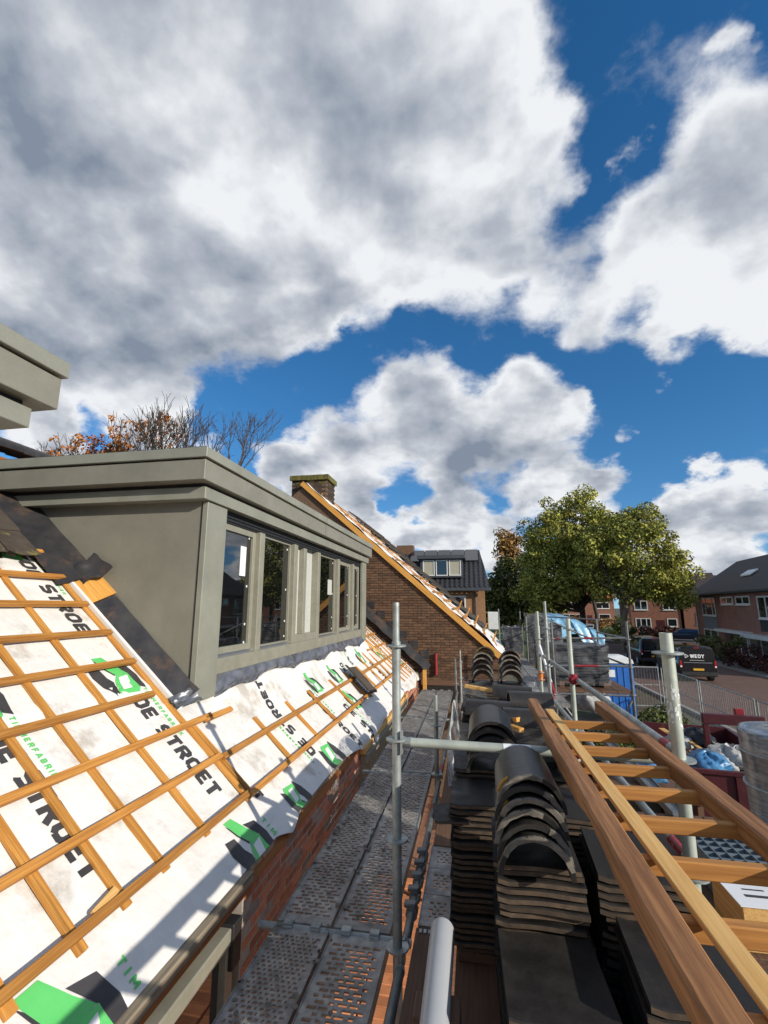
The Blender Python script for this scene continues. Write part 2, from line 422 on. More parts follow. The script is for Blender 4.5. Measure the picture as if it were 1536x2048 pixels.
def clear_mat(name, tint, alpha, rough=0.12, noise=None):
    m, nt, p = nodes_of(name)
    p.inputs['Base Color'].default_value = rgba(tint); p.inputs['Roughness'].default_value = rough
    p.inputs['Alpha'].default_value = alpha
    if noise:
        N, L = nt.nodes, nt.links
        tc = N.new('ShaderNodeTexCoord'); nz = N.new('ShaderNodeTexNoise'); nz.inputs['Scale'].default_value = noise; nz.inputs['Detail'].default_value = 5
        L.new(tc.outputs['Object'], nz.inputs['Vector'])
        mr = N.new('ShaderNodeMapRange'); mr.inputs['From Min'].default_value = 0.35; mr.inputs['From Max'].default_value = 0.7
        mr.inputs['To Min'].default_value = max(alpha - 0.3, 0.02); mr.inputs['To Max'].default_value = min(alpha * 2.2 + 0.05, 1)
        L.new(nz.outputs[0], mr.inputs['Value']); L.new(mr.outputs[0], p.inputs['Alpha'])
        bp = N.new('ShaderNodeBump'); bp.inputs['Distance'].default_value = 0.02
        L.new(nz.outputs[0], bp.inputs['Height']); L.new(bp.outputs[0], p.inputs['Normal'])
    return m

M = {}
M['membrane'] = mat('membrane', (0.76, 0.745, 0.72), (0.70, 0.68, 0.65), scale=9, rough=0.6, bump=0.012, c3=(0.47, 0.43, 0.38), c3_scale=2.4, c3_at=0.55, bump_scale=10, blotch=(1.2, 0.06))
M['print_dark'] = mat('print_dark', (0.035, 0.033, 0.036), (0.055, 0.052, 0.055), rough=0.6)
M['print_green'] = mat('print_green', (0.10, 0.52, 0.13), (0.13, 0.58, 0.16), rough=0.55)
M['print_white'] = mat('print_white', (0.78, 0.79, 0.78), (0.74, 0.75, 0.74), rough=0.55)
M['batten'] = wood('batten', (0.52, 0.245, 0.055), (0.35, 0.145, 0.030), 'y', rand=0.18)
M['counter'] = wood('counter_batten', (0.58, 0.285, 0.065), (0.42, 0.18, 0.035), 'x', rand=0.12, rot_y=-R(41))
M['dormer'] = mat('dormer_board', (0.225, 0.218, 0.178), (0.205, 0.198, 0.160), scale=160, rough=0.5, bump=0.0004, c3=(0.42, 0.41, 0.35), c3_scale=42, c3_at=0.69, blotch=(2.2, 0.16))
M['dormer_trim'] = mat('dormer_trim', (0.255, 0.257, 0.212), (0.232, 0.234, 0.192), scale=120, rough=0.45, bump=0.0003, c3=(0.40, 0.40, 0.34), c3_scale=45, c3_at=0.70, blotch=(2.6, 0.14))
M['frame'] = mat('window_frame_paint', (0.265, 0.258, 0.205), (0.24, 0.233, 0.185), scale=30, rough=0.42, blotch=(5.0, 0.12))
M['frame_dark'] = mat('slot_and_gap_dark', (0.02, 0.021, 0.023), (0.03, 0.03, 0.032), rough=0.5)
M['alu'] = mat('aluminium_strip', (0.55, 0.57, 0.60), (0.48, 0.5, 0.53), rough=0.35, metal=0.9)
M['white_panel'] = mat('white_panel', (0.50, 0.51, 0.47), (0.46, 0.47, 0.43), scale=20, rough=0.6)
M['sticker'] = mat('white_sticker', (0.82, 0.83, 0.84), (0.78, 0.8, 0.82), rough=0.5)
M['rubber'] = mat('black_rubber', (0.012, 0.012, 0.013), (0.02, 0.02, 0.02), rough=0.6)
M['lead'] = mat('lead_flashing', (0.040, 0.040, 0.046), (0.060, 0.057, 0.058), scale=5, rough=0.34, rough2=0.5, bump=0.004, metal=0.35, c3=(0.13, 0.085, 0.062), c3_scale=3.0, c3_at=0.535)
M['lead_bright'] = mat('silvery_lead', (0.16, 0.165, 0.185), (0.28, 0.285, 0.31), scale=6, rough=0.28, rough2=0.5, bump=0.01, metal=0.6, c3=(0.07, 0.07, 0.08), c3_scale=4.0, c3_at=0.56)  # lighter silvery grey lead for the apron and corner
M['galv'] = mat('galvanised_steel', (0.40, 0.43, 0.42), (0.29, 0.32, 0.315), scale=14, rough=0.42, rough2=0.6, metal=0.55, c3=(0.52, 0.52, 0.49), c3_scale=9, c3_at=0.60, rand=0.08, bump=0.0008, blotch=(6.0, 0.25))
M['galv_dark'] = mat('weathered_galvanised', (0.22, 0.235, 0.24), (0.14, 0.15, 0.155), scale=12, rough=0.5, metal=0.45, c3=(0.40, 0.39, 0.37), c3_scale=10, c3_at=0.66, rand=0.1)
M['plank'] = mat('steel_plank', (0.36, 0.355, 0.345), (0.20, 0.195, 0.19), scale=16, rough=0.5, metal=0.4, c3=(0.52, 0.48, 0.42), c3_scale=13, c3_at=0.60, rand=0.1, bump=0.001, blotch=(3.0, 0.4))  # pale flecks: sunlit glints put into the colour, along with worn spots
M['red_paint'] = mat('red_paint', (0.32, 0.02, 0.03), (0.20, 0.012, 0.02), scale=30, rough=0.5, c3=(0.35, 0.34, 0.33), c3_scale=14, c3_at=0.6)
M['brown_board'] = wood('brown_board', (0.155, 0.088, 0.055), (0.115, 0.064, 0.042), 'y', rand=0.1)
M['ladder'] = wood('ladder_timber', (0.36, 0.170, 0.066), (0.20, 0.088, 0.035), 'y', rand=0.05, rough=0.6, knots=(0.15, 0.06, 0.025))
M['rung'] = wood('rung_timber', (0.50, 0.235, 0.065), (0.37, 0.16, 0.045), 'x', rand=0.14)
M['lath'] = wood('pale_lath', (0.72, 0.45, 0.17), (0.60, 0.34, 0.11), 'y', rand=0.05, knots=(0.32, 0.14, 0.04), wear=0.16)
M['tile'] = mat('black_roof_tile', (0.014, 0.013, 0.0125), (0.026, 0.023, 0.021), scale=9, rough=0.45, rough2=0.68, spec=0.3, bump=0.0015, rand=0.25, c3=(0.075, 0.058, 0.042), c3_scale=3.5, c3_at=0.64, bump_scale=60)
M['tile_edge'] = mat('brown_tile_edge', (0.105, 0.070, 0.044), (0.055, 0.038, 0.027), scale=20, rough=0.8, bump=0.002, rand=0.3, c3=(0.17, 0.12, 0.07), c3_scale=22, c3_at=0.63)
M['ridge'] = mat('ridge_tile', (0.020, 0.018, 0.017), (0.034, 0.030, 0.027), scale=10, rough=0.42, bump=0.002, rand=0.25, c3=(0.12, 0.10, 0.08), c3_scale=3.0, c3_at=0.66, bump_scale=40)
M['ridge_moss'] = mat('mossy_ridge_tile', (0.05, 0.045, 0.035), (0.09, 0.075, 0.04), scale=10, rough=0.8, bump=0.003, c3=(0.30, 0.24, 0.03), c3_scale=5, c3_at=0.52)
M['mortar_rim'] = mat('mortar_remains', (0.22, 0.195, 0.16), (0.10, 0.088, 0.075), scale=22, rough=0.9, bump=0.004)
M['yellow_lichen'] = mat('yellow_lichen', (0.55, 0.28, 0.02), (0.38, 0.20, 0.03), scale=40, rough=0.9, bump=0.004)
M['old_tile'] = mat('mossy_roof_tile', (0.040, 0.032, 0.026), (0.065, 0.05, 0.038), scale=8, rough=0.8, bump=0.004, rand=0.2, c3=(0.20, 0.18, 0.035), c3_scale=6.0, c3_at=0.58)
M['brick_a'] = mat('red_brick', (0.48, 0.18, 0.095), (0.34, 0.115, 0.062), scale=14, rough=0.85, bump=0.002, rand=0.35, c3=(0.42, 0.30, 0.22), c3_scale=7, c3_at=0.68)
M['brick_orange'] = mat('orange_brick', (0.72, 0.30, 0.14), (0.60, 0.23, 0.10), scale=12, rough=0.9, bump=0.002, rand=0.25)
M['brick_b'] = mat('brown_brick', (0.145, 0.078, 0.042), (0.085, 0.048, 0.029), scale=16, rough=0.88, bump=0.002, rand=0.32, c3=(0.20, 0.115, 0.06), c3_scale=10, c3_at=0.66)
M['brick_c'] = mat('chimney_brick', (0.060, 0.040, 0.028), (0.032, 0.025, 0.020), scale=14, rough=0.9, bump=0.003, rand=0.35, c3=(0.14, 0.12, 0.025), c3_scale=4.5, c3_at=0.60)
M['brick_moss'] = mat('mossy_brick', (0.15, 0.135, 0.028), (0.075, 0.065, 0.022), scale=18, rough=0.95, bump=0.004, rand=0.25)
M['bedding'] = mat('tan_bedding_mortar', (0.46, 0.36, 0.24), (0.26, 0.22, 0.17), scale=9, rough=0.95, bump=0.006)
M['brick_grey'] = mat('grey_smeared_brick', (0.32, 0.27, 0.235), (0.22, 0.165, 0.14), scale=14, rough=0.9, bump=0.003, rand=0.3, c3=(0.34, 0.13, 0.07), c3_scale=8, c3_at=0.55)
M['mortar_a'] = mat('grey_mortar', (0.42, 0.37, 0.32), (0.31, 0.27, 0.235), scale=20, rough=0.95, bump=0.003)
M['mortar_b'] = mat('dark_mortar', (0.17, 0.105, 0.062), (0.11, 0.07, 0.045), scale=20, rough=0.95, bump=0.003)
M['barge'] = wood('orange_plywood', (0.66, 0.35, 0.085), (0.54, 0.26, 0.055), 'x', rand=0.03, rot_y=-R(41))
M['soffit'] = wood('orange_soffit', (0.40, 0.155, 0.045), (0.28, 0.10, 0.03), 'y', rand=0.05)
M['eave_board'] = wood('grey_eave_board', (0.30, 0.25, 0.18), (0.20, 0.16, 0.115), 'y', rand=0.03)
M['plastic_wrap'] = clear_mat('clear_wrap', (0.55, 0.57, 0.60), 0.06, 0.25, 5)
M['black_wrap'] = mat('black_wrapped_goods', (0.016, 0.016, 0.019), (0.032, 0.032, 0.037), scale=4, rough=0.32, rough2=0.5, bump=0.006, stretch=(1, 1, 7), c3=(0.085, 0.085, 0.10), c3_scale=1.4, c3_at=0.60)
M['pvc'] = mat('grey_pvc', (0.42, 0.44, 0.47), (0.36, 0.38, 0.41), scale=3, rough=0.35)

# ------------------------------------------------------------------ ground, street
GZ = -H
def sheet(name, x0, x1, y0, y1, z, m, nx=1, ny=1):
    return obj(name, MB().grid(lambda u, v: (u, v, z), frange(x0, x1, nx), frange(y0, y1, ny)), m, kind='structure')

M['soil'] = mat('soil', (0.10, 0.075, 0.048), (0.062, 0.055, 0.03), scale=1.2, rough=0.95, bump=0.02, c3=(0.05, 0.075, 0.022), c3_scale=0.35, c3_at=0.52)
M['lawn'] = mat('lawn', (0.075, 0.12, 0.022), (0.045, 0.075, 0.016), scale=3, rough=0.95, bump=0.02, c3=(0.12, 0.10, 0.03), c3_scale=1.3, c3_at=0.62)
M['street'] = brick_mat('clinker_street', (0.165, 0.088, 0.066), (0.125, 0.070, 0.055), (0.075, 0.058, 0.048), bw=0.21, bh=0.07, axis='xy', ms=0.008)
M['asphalt'] = mat('asphalt', (0.055, 0.056, 0.058), (0.042, 0.043, 0.045), scale=6, rough=0.9, c3=(0.075, 0.074, 0.072), c3_scale=0.8, c3_at=0.6)
M['pavement'] = brick_mat('pavement_slabs', (0.24, 0.21, 0.18), (0.20, 0.175, 0.15), (0.12, 0.11, 0.09), bw=0.3, bh=0.3, axis='xy', ms=0.01)
M['terrace'] = brick_mat('orange_brick_paving', (0.34, 0.15, 0.085), (0.27, 0.115, 0.065), (0.19, 0.14, 0.105), bw=0.21, bh=0.10, axis='xy', ms=0.012)
M['kerb'] = mat('kerb_concrete', (0.30, 0.29, 0.27), (0.23, 0.22, 0.21), scale=8, rough=0.9)
sheet('ground', -700, 700, -500, 900, GZ, M['soil'])
sheet('terrace', -1.4, 1.6, -1, 30, GZ + 0.006, M['terrace'])
sheet('street', 8.6, 17.0, -40, 62, GZ + 0.008, M['street'])
sheet('side_street', 8.6, 140.0, 62, 70, GZ + 0.012, M['asphalt'])
sheet('far_street', 8.6, 15.5, 70, 260, GZ + 0.008, M['asphalt'])
sheet('pavement', 17.15, 20.0, -40, 61, GZ + 0.10, M['pavement'])
sheet('lawn', 15.8, 70, 71, 130, GZ + 0.03, M['lawn'])
sheet('verge_lawn', 2.2, 8.4, 30, 140, GZ + 0.02, M['lawn'])
obj('kerb', MB().box(17.0, 17.15, -40, 61, GZ, GZ + 0.12), M['kerb'], kind='structure')
obj('kerb', MB().box(8.42, 8.6, -40, 140, GZ, GZ + 0.11), M['kerb'], kind='structure')

# ------------------------------------------------------------------ roof frame of the near house
SA = R(41); CS, SN = math.cos(SA), math.sin(SA)
XE, ZE = -1.354, -1.476
def RP(s, y, n=0.0): return (XE - s * CS + n * SN, y, ZE + s * SN + n * CS)
NM = -0.054
def mh(s, y):
    """how the loose sheet lies: sags between laths, billows under the dormer sill"""
    h = 0.0035 * math.sin(y * 5.1 + s * 2.3) + 0.003 * math.sin(s * 9.5 + 1.3 * math.sin(y * 2.1)) + 0.002 * math.sin(y * 17.0 + s * 6.0)
    for lap in (1.42, 2.60):
        if s > lap: h -= 0.003
        if abs(s - lap) < 0.03: h += 0.006 + 0.003 * math.sin(y * 13)
    if 3.9 < y < 9.6 and s > 0.78:
        k = min(1.0, (s - 0.78) / 0.2) * min(1.0, (y - 3.9) / 0.3)
        h += k * (0.020 + 0.42 * max(0.0, min(s, 1.10) - 0.95) + 0.014 * math.sin(y * 2.7 + 1.0) + 0.012 * math.sin(y * 6.1 + s * 6.0) + 0.006 * math.sin(y * 15.0 - s * 11))
    if y > 3.1 and s < 0.25:
        h += (0.25 - s) * 0.05 * (0.5 + 0.5 * math.sin(y * 3.7 + 0.4)) * min(1.0, (y - 3.1) * 2)
    return h
def drop(y):
    """length of sheet hanging past the eave"""
    if y < 3.05: return 0.015
    if y < 3.75: return 0.02 + 0.075 * max(0.0, 1 - abs(y - 3.58) / 0.20)
    t = min(1.0, max(0.0, y - 4.9) / 1.4)
    return 0.02 + t * (0.11 + 0.045 * math.sin(y * 1.3) + 0.03 * math.sin(y * 3.1 + 1) + 0.025 * max(0, math.sin(y * 7.9)) ** 3) + 0.006 * math.sin(y * 2.3)
def membrane_point(y, v):
    """v >= 0: metres up the slope; v < 0: share of the hanging hem"""
    if v >= 0: return RP(v, y, NM + mh(v, y))
    l = -v * drop(y)
    p = Vector(RP(0, y, NM + mh(0, y)))
    c = min(l, 0.06)
    q = p + Vector((CS, 0, -SN)) * c
    if l > c: q += Vector((0.18 + 0.14 * math.sin(y * 6.1), 0, -1)).normalized() * (l - c)
    return tuple(q)

house = thing('brick_house', 'red brick house under a half-stripped roof with white printed underlay and orange battens', 'house', (XE - 3, 5, GZ))
WX = -1.385
def wall_prism(): 
    mb = MB()
    mb.box(WX - 0.3, WX - 0.001, 2.93, 11.7, -2.35, -1.545)
    mb.box(WX - 0.3, WX - 0.006, -2.0, 11.7, GZ, -2.35)
    return mb
wall = obj('wall', wall_prism(), M['mortar_a'], house)

def brick_field(parent, spots, mats_idx, meshes, n_single, keyf):
    """spots: list of matrices; the largest in view become single bricks, the rest one mass"""
    order = sorted(range(len(spots)), key=lambda i: keyf(spots[i]))
    for i in order[:n_single]:
        inst('brick', meshes[mats_idx(i)], parent, spots[i])
    rest = order[n_single:]
    if rest:
        mb = MB()
        for i in rest:
            me = meshes[mats_idx(i)]
            mb.add([spots[i] @ v.co for v in me.vertices], [tuple(p.vertices) for p in me.polygons])
        o = obj('brickwork', mb, meshes[0].materials[0], parent, kind='stuff')

def brick_mesh(name, m, l=0.21, h=0.052, d=0.03):
    """face looks along local -Y, length along X"""
    mb = MB(); c = 0.004
    mb.add([(-l/2, d, -h/2), (l/2, d, -h/2), (l/2, d, h/2), (-l/2, d, h/2), (-l/2, 0, -h/2), (l/2, 0, -h/2), (l/2, 0, h/2), (-l/2, 0, h/2),
            (-l/2 + c, -c, -h/2 + c), (l/2 - c, -c, -h/2 + c), (l/2 - c, -c, h/2 - c), (-l/2 + c, -c, h/2 - c)],
           [(8, 9, 10, 11), (4, 5, 9, 8), (5, 6, 10, 9), (6, 7, 11, 10), (7, 4, 8, 11), (0, 1, 5, 4), (1, 2, 6, 5), (2, 3, 7, 6), (3, 0, 4, 7)])
    return make_mesh(name, mb, m)
bm_a = [brick_mesh('red_brick', M['brick_a'], l=0.204, h=0.049)]
spots = []
rot_x = Matrix.Rotation(R(90), 4, 'Z')              # face turned to +X
rnd = random.Random(3)
for r in range(13):
    z = -2.30 + r * 0.0625
    y = 2.95 + (0.11 if r % 2 else 0.0)
    while y < 11.6:
        top = -1.545 - 0.02 * math.sin(y * 3) - (0.06 if math.sin(y * 1.7 + 2) > 0.75 else 0)
        if z < top - 0.02:
            spots.append(Matrix.Translation((WX + rnd.uniform(-0.004, 0.003), y + 0.105, z)) @ rot_x @ Matrix.Rotation(rnd.uniform(-0.01, 0.01), 4, 'Y'))
        y += 0.22
bm_a.append(brick_mesh('grey_brick', M['brick_grey'], l=0.204, h=0.049))
brick_field(wall, spots, lambda i: 1 if random.Random(i * 31 + 5).random() < 0.28 else 0, bm_a, 300, lambda m_: m_.translation.y - m_.translation.z * 0.6)
# grey remains of bedding mortar along the wall head
mb = MB(); rnd = random.Random(5)
for k in range(46):
    y = 3.0 + k * 0.185
    mb.box(WX - 0.05, WX + rnd.uniform(0.002, 0.010), y, y + 0.17, -1.605 - rnd.uniform(0, 0.05), -1.535 + rnd.uniform(-0.010, 0.006), 0.008)
obj('bedding_mortar', mb, M['bedding'], house, kind='stuff')
# eaves over the near window
obj('eave_board', MB().box(-1.42, -1.338, -1.5, 2.97, -1.585, -1.533, 0.004), M['eave_board'], house)
obj('soffit_board', MB().box(-1.62, -1.372, -1.5, 2.93, -1.655, -1.600, 0.003), M['soffit'], house)
obj('window_recess', MB().box(-1.75, -1.62, -1.5, 2.93, -2.35, -1.50), M['mortar_b'], house)
wf = obj('window', MB().box(-1.44, -1.36, -1.5, 2.80, -1.80, -1.715, 0.006), M['frame'], house)
obj('frame_post', MB().box(-1.44, -1.37, 2.74, 2.82, -2.4, -1.80, 0.004), M['frame'], wf)
obj('pane', MB().box(-1.43, -1.41, -1.5, 2.74, -2.4, -1.80), glass_mat('lower_window_glass'), wf)
obj('strap', MB().box(-1.452, -1.345, 2.76, 2.86, -1.92, -1.70, 0.006), M['rubber'], wf)
wf2 = obj('window', MB().box(WX, WX + 0.09, 5.85, 9.3, -1.80, -1.70, 0.006).box(WX, WX + 0.06, 5.85, 9.3, -2.35, -1.80), M['frame'], house)
obj('lintel_board', MB().box(WX, WX + 0.075, 5.8, 9.4, -1.69, -1.62, 0.004), M['lath'], wf2)

# roof deck (closed body under the sheet) with its far slope
mb = MB()
RS = 4.76
mb.prism([RP(-0.02, -6.0, -0.075), RP(RS, -6.0, -0.075), (RP(RS, 0)[0] - 3.6, -6.0, ZE), (RP(RS, 0)[0] - 3.6, -6.0, ZE - 0.1), (XE, -6.0, ZE - 0.14)], (0, 17.45, 0))
deck_o = obj('roof_deck', mb, M['soffit'], house)
mb = MB()
svals = [0.0, 0.02, 0.05, 0.08, 0.12] + frange(0.16, 3.2, 76)
yv = frange(-0.6, 11.42, 300)
mb.grid(lambda y, v: membrane_point(y, v), yv, [-1.0, -0.8, -0.6, -0.4, -0.2] + svals)
mb.f = [tuple(reversed(q)) for q in mb.f]
sheet_o = obj('roof_underlay', mb, M['membrane'], house, smooth=True, label='white printed underlay sheet with dark and green lettering')

# laths
BS, BP = 0.313, 0.33
def lath(name, s, y0, y1, mname='batten', w=0.042, skew=0.0):
    mb = MB()
    a, b = Vector(RP(s, y0, -0.015)), Vector(RP(s + skew, y1, -0.015))
    mb.beam(a, b, w, 0.03, up=(SN, 0, CS), bevel=0.003)
    return obj(name, mb, M[mname], house)
near_ends = [3.40, 3.44, 3.70, 3.31, 3.40, 3.41, 3.42, 3.44, 3.45]
for i, ye in enumerate(near_ends):
    lath('batten', BS + BP * i, -0.6, ye, skew=0.004 * math.sin(i * 2.1))
lath('batten', BS - 0.012, 3.405, 11.30, skew=0.012)
lath('batten', BS + BP - 0.015, 3.445, 11.28, skew=0.010)
lath('batten', BS + 2 * BP - 0.02, 3.60, 4.0)
lath('batten', BS + 2 * BP, 9.35, 11.27)
lath('batten', BS + 3 * BP, 9.80, 11.26)
for i in (4, 5, 6, 7): lath('batten', BS + i * BP, 9.85, 11.25)
def counter(y, s0, s1, lean=0.0, w=0.045):
    mb = MB()
    mb.beam(RP(s0, y, -0.041), RP(s1, y + lean, -0.041), w, 0.021, up=(SN, 0, CS), bevel=0.002)
    return obj('counter_batten', mb, M['counter'], house)
for y, s0, s1, l in ((1.30, .25, 3.15, 0), (1.62, .25, 3.15, 0), (1.92, .25, 3.15, .02), (2.19, .27, 3.15, .02), (2.48, .28, 3.15, .02), (2.87, .28, 3.15, .04), (3.40, .28, 3.15, .01), (3.465, .30, .95, 0)):
    counter(y, s0, s1, l)
for y in (4.24, 4.97, 5.65, 6.50, 7.25, 8.0): counter(y, .29, .80, 0.01)
for y in (8.55, 9.0, 9.4): counter(y, .29, 1.0, 0.02)
for y in (9.85, 10.2, 10.5, 10.85, 11.2): counter(y, .05, 3.1, 0.0)
mb = MB(); mb.beam(RP(0.36, 2.17, -0.02), RP(0.335, 2.02, -0.02), 0.035, 0.02, up=(SN, 0, CS), bevel=0.003)
obj('loose_offcut', mb, M['lath'], house)
mb = MB(); mb.beam(RP(0.80, 9.9, 0.02), RP(1.35, 9.55, 0.02), 0.05, 0.03, up=(SN, 0, CS), bevel=0.003)
obj('loose_offcut', mb, M['lath'], house)

# ------------------------------------------------------------------ print on the sheet
FONT = {
 'D': (.78, [[(.12, .12), (.12, .88), (.52, .88), (.66, .74), (.66, .26), (.52, .12), (.12, .12)]]),
 'E': (.70, [[(.64, .12), (.12, .12), (.12, .88), (.64, .88)], [(.12, .5), (.56, .5)]]),
 'S': (.74, [[(.64, .84), (.56, .88), (.22, .88), (.12, .78), (.12, .60), (.22, .52), (.54, .48), (.64, .40), (.64, .22), (.54, .12), (.20, .12), (.11, .16)]]),
 'T': (.70, [[(.02, .88), (.68, .88)], [(.35, .88), (.35, .02)]]),
 'R': (.76, [[(.12, .02), (.12, .88), (.54, .88), (.64, .78), (.64, .58), (.54, .48), (.12, .48)], [(.40, .48), (.66, .02)]]),
 'O': (.80, [[(.26, .12), (.12, .26), (.12, .74), (.26, .88), (.54, .88), (.68, .74), (.68, .26), (.54, .12), (.26, .12)]]),
 'I': (.30, [[(.15, .02), (.15, .98)]]),
 'M': (.94, [[(.12, .02), (.12, .90), (.47, .36), (.82, .90), (.82, .02)]]),
 'F': (.68, [[(.12, .02), (.12, .88), (.62, .88)], [(.12, .48), (.54, .48)]]),
 'A': (.80, [[(.06, .02), (.36, .90), (.44, .90), (.74, .02)], [(.20, .30), (.60, .30)]]),
 'B': (.76, [[(.12, .12), (.12, .88), (.52, .88), (.60, .80), (.60, .58), (.52, .50), (.60, .44), (.64, .36), (.64, .22), (.56, .12), (.12, .12)], [(.12, .5), (.5, .5)]]),
 'K': (.76, [[(.12, .02), (.12, .98)], [(.14, .46), (.64, .96)], [(.28, .58), (.68, .02)]]),
 'W': (1.0, [[(.06, .98), (.28, .08), (.50, .92), (.72, .08), (.94, .98)]]),
 'Y': (.74, [[(.06, .98), (.37, .50), (.68, .98)], [(.37, .50), (.37, .02)]]),
 ' ': (.40, []),
}
def stroke_text(text, cap, thick, fn, gap=0.10, step=0.04, width=None):
    """bold block letters; fn maps (along, up, layer) to a scene point"""
    mb = MB(); x = 0.0
    total = sum(FONT[c][0] + gap for c in text) * cap
    k = 1.0 if width is None else width / total
    for c in text:
        w, lines = FONT[c]
        for ln in lines:
            for i, ((a, b), (c2, d)) in enumerate(zip(ln, ln[1:])):
                p, q = Vector(((x + a) * cap * k, b * cap)), Vector(((x + c2) * cap * k, d * cap))
                l = (q - p).length; t = (q - p) / l; n_ = Vector((-t.y, t.x))
                e = thick * 0.5
                joins = len(ln) > 2
                p2 = p - t * (e * 0.42 if joins and i > 0 else 0); q2 = q + t * (e * 0.42 if joins and i < len(ln) - 2 else 0)
                m_ = max(1, int((q2 - p2).length / step))
                vs = []
                lay = 0.0004 * (i % 2)
                for j in range(m_ + 1):
                    o = p2 + (q2 - p2) * j / m_
                    for sg in (1, -1): vs.append(fn(o.x + n_.x * e * sg, o.y + n_.y * e * sg, lay))
                mb.add(vs, [(2 * j, 2 * j + 1, 2 * j + 3, 2 * j + 2) for j in range(m_)])
        x += w + gap
    return mb
def on_sheet(y, s, d):
    """d=1: reads down the slope with tops towards +Y; d=-1: reads up the slope"""
    def fn(u, w, lay=0.0):
        ss, yy = (s - u, y + w) if d > 0 else (s + u, y - w)
        if ss >= 0: return RP(ss, yy, NM + mh(ss, yy) + 0.003 + lay)
        dr = drop(yy)
        p = Vector(membrane_point(yy, max(-1.0, ss / max(dr, 0.02))))
        return tuple(p + Vector((SN, 0, CS)) * (0.004 + lay) + Vector((0.003, 0, 0)))
    return fn
def poly_print(mb, poly, fn, size, lay):
    bm = bmesh.new()
    bm.faces.new([bm.verts.new((a, b, 0)) for a, b in poly])
    bmesh.ops.triangulate(bm, faces=list(bm.faces))
    bmesh.ops.subdivide_edges(bm, edges=list(bm.edges), cuts=3, use_grid_fill=True)
    bm.verts.index_update()
    mb.add([fn(v.co.x * size, v.co.y * size, lay) for v in bm.verts], [[v.index for v in f.verts] for f in bm.faces])
    bm.free()
def logo(y, s, d, size):
    fn = on_sheet(y, s, d)
    def patch(m_, poly, lay):
        mb = MB(); poly_print(mb, poly, fn, size, lay)
        obj('printed_emblem', mb, M[m_], sheet_o)
    patch('print_dark', [(.26, -.26), (.50, -.30), (.80, -.22), (1.06, -.06), (1.0, .0), (.69, .11), (.55, .03), (.30, .0)], 0.0)
    patch('print_dark', [(.22, .44), (.30, .76), (.60, .84), (1.02, .78), (.88, .53), (.54, .62)], 0.0)
    patch('print_dark', [(.05, .02), (.31, .10), (.54, .25), (.50, .30), (.28, .18)], 0.0003)
    patch('print_green', [(.0, .03), (.31, .14), (.54, .29), (.51, .60), (.31, .46), (.0, .29)], 0.0006)
    patch('print_green', [(.52, .30), (.66, .17), (1.0, .0), (1.06, .54), (.97, .62), (.89, .51), (.52, .62)], 0.0008)
    patch('print_white', [(.60, .30), (.93, .16), (.93, .42), (.57, .57)], 0.0014)
def slogan(y, s, d, k=1.0, n=None, cap=0.135):
    obj('printed_word', stroke_text('DE STROET'[:n] if n else 'DE STROET', cap * k, 0.034 * k, on_sheet(y, s, d), width=None if n else 0.90 * k), M['print_dark'], sheet_o)
    obj('printed_small_word', stroke_text('TIMMERFABRIEK', 0.036 * k, 0.0085 * k, on_sheet(y + d * 0.17 * k, s + d * 0.06, d), gap=0.32, step=0.03), M['print_green'], sheet_o)
slogan(2.10, 1.36, 1); logo(2.05, 1.78, 1, 0.34)
slogan(3.13, 1.335, 1); logo(3.07, 1.745, 1, 0.35)
slogan(3.16, 2.86, 1, n=8); logo(3.05, 3.18, 1, 0.30)
logo(3.03, 0.27, 1, 0.36); logo(1.63, 0.285, 1, 0.40)
obj('printed_small_word', stroke_text('TIM', 0.045, 0.010, on_sheet(3.36, 0.13, 1), gap=0.5), M['print_green'], sheet_o)
obj('printed_small_word', stroke_text('TIM', 0.045, 0.010, on_sheet(2.02, 0.14, 1), gap=0.5), M['print_green'], sheet_o)
obj('printed_word', stroke_text('T', 0.09, 0.026, on_sheet(3.50, 0.30, 1)), M['print_dark'], sheet_o)
logo(3.98, -0.14, -1, 0.30)
slogan(4.72, 0.21, -1); logo(5.04, -0.16, -1, 0.36)
slogan(5.62, 0.80, 1); logo(5.90, 1.02, 1, 0.30)
slogan(6.20, 0.42, 1, n=7); logo(6.55, 0.58, 1, 0.32)
logo(6.78, 1.0, 1, 0.3); slogan(7.35, 0.95, 1, k=0.8); slogan(8.1, 0.85, -1, k=0.8, n=5); logo(8.55, 1.08, 1, 0.3); slogan(8.9, 0.75, 1, k=0.8)
logo(9.9, 0.95, 1, 0.3); slogan(10.3, 0.95, 1, k=0.7); slogan(10.6, 1.5, 1, k=0.7); logo(10.9, 0.65, 1, 0.26); slogan(11.0, 0.45, 1, k=0.6, n=6); slogan(11.0, 1.7, 1, k=0.7)

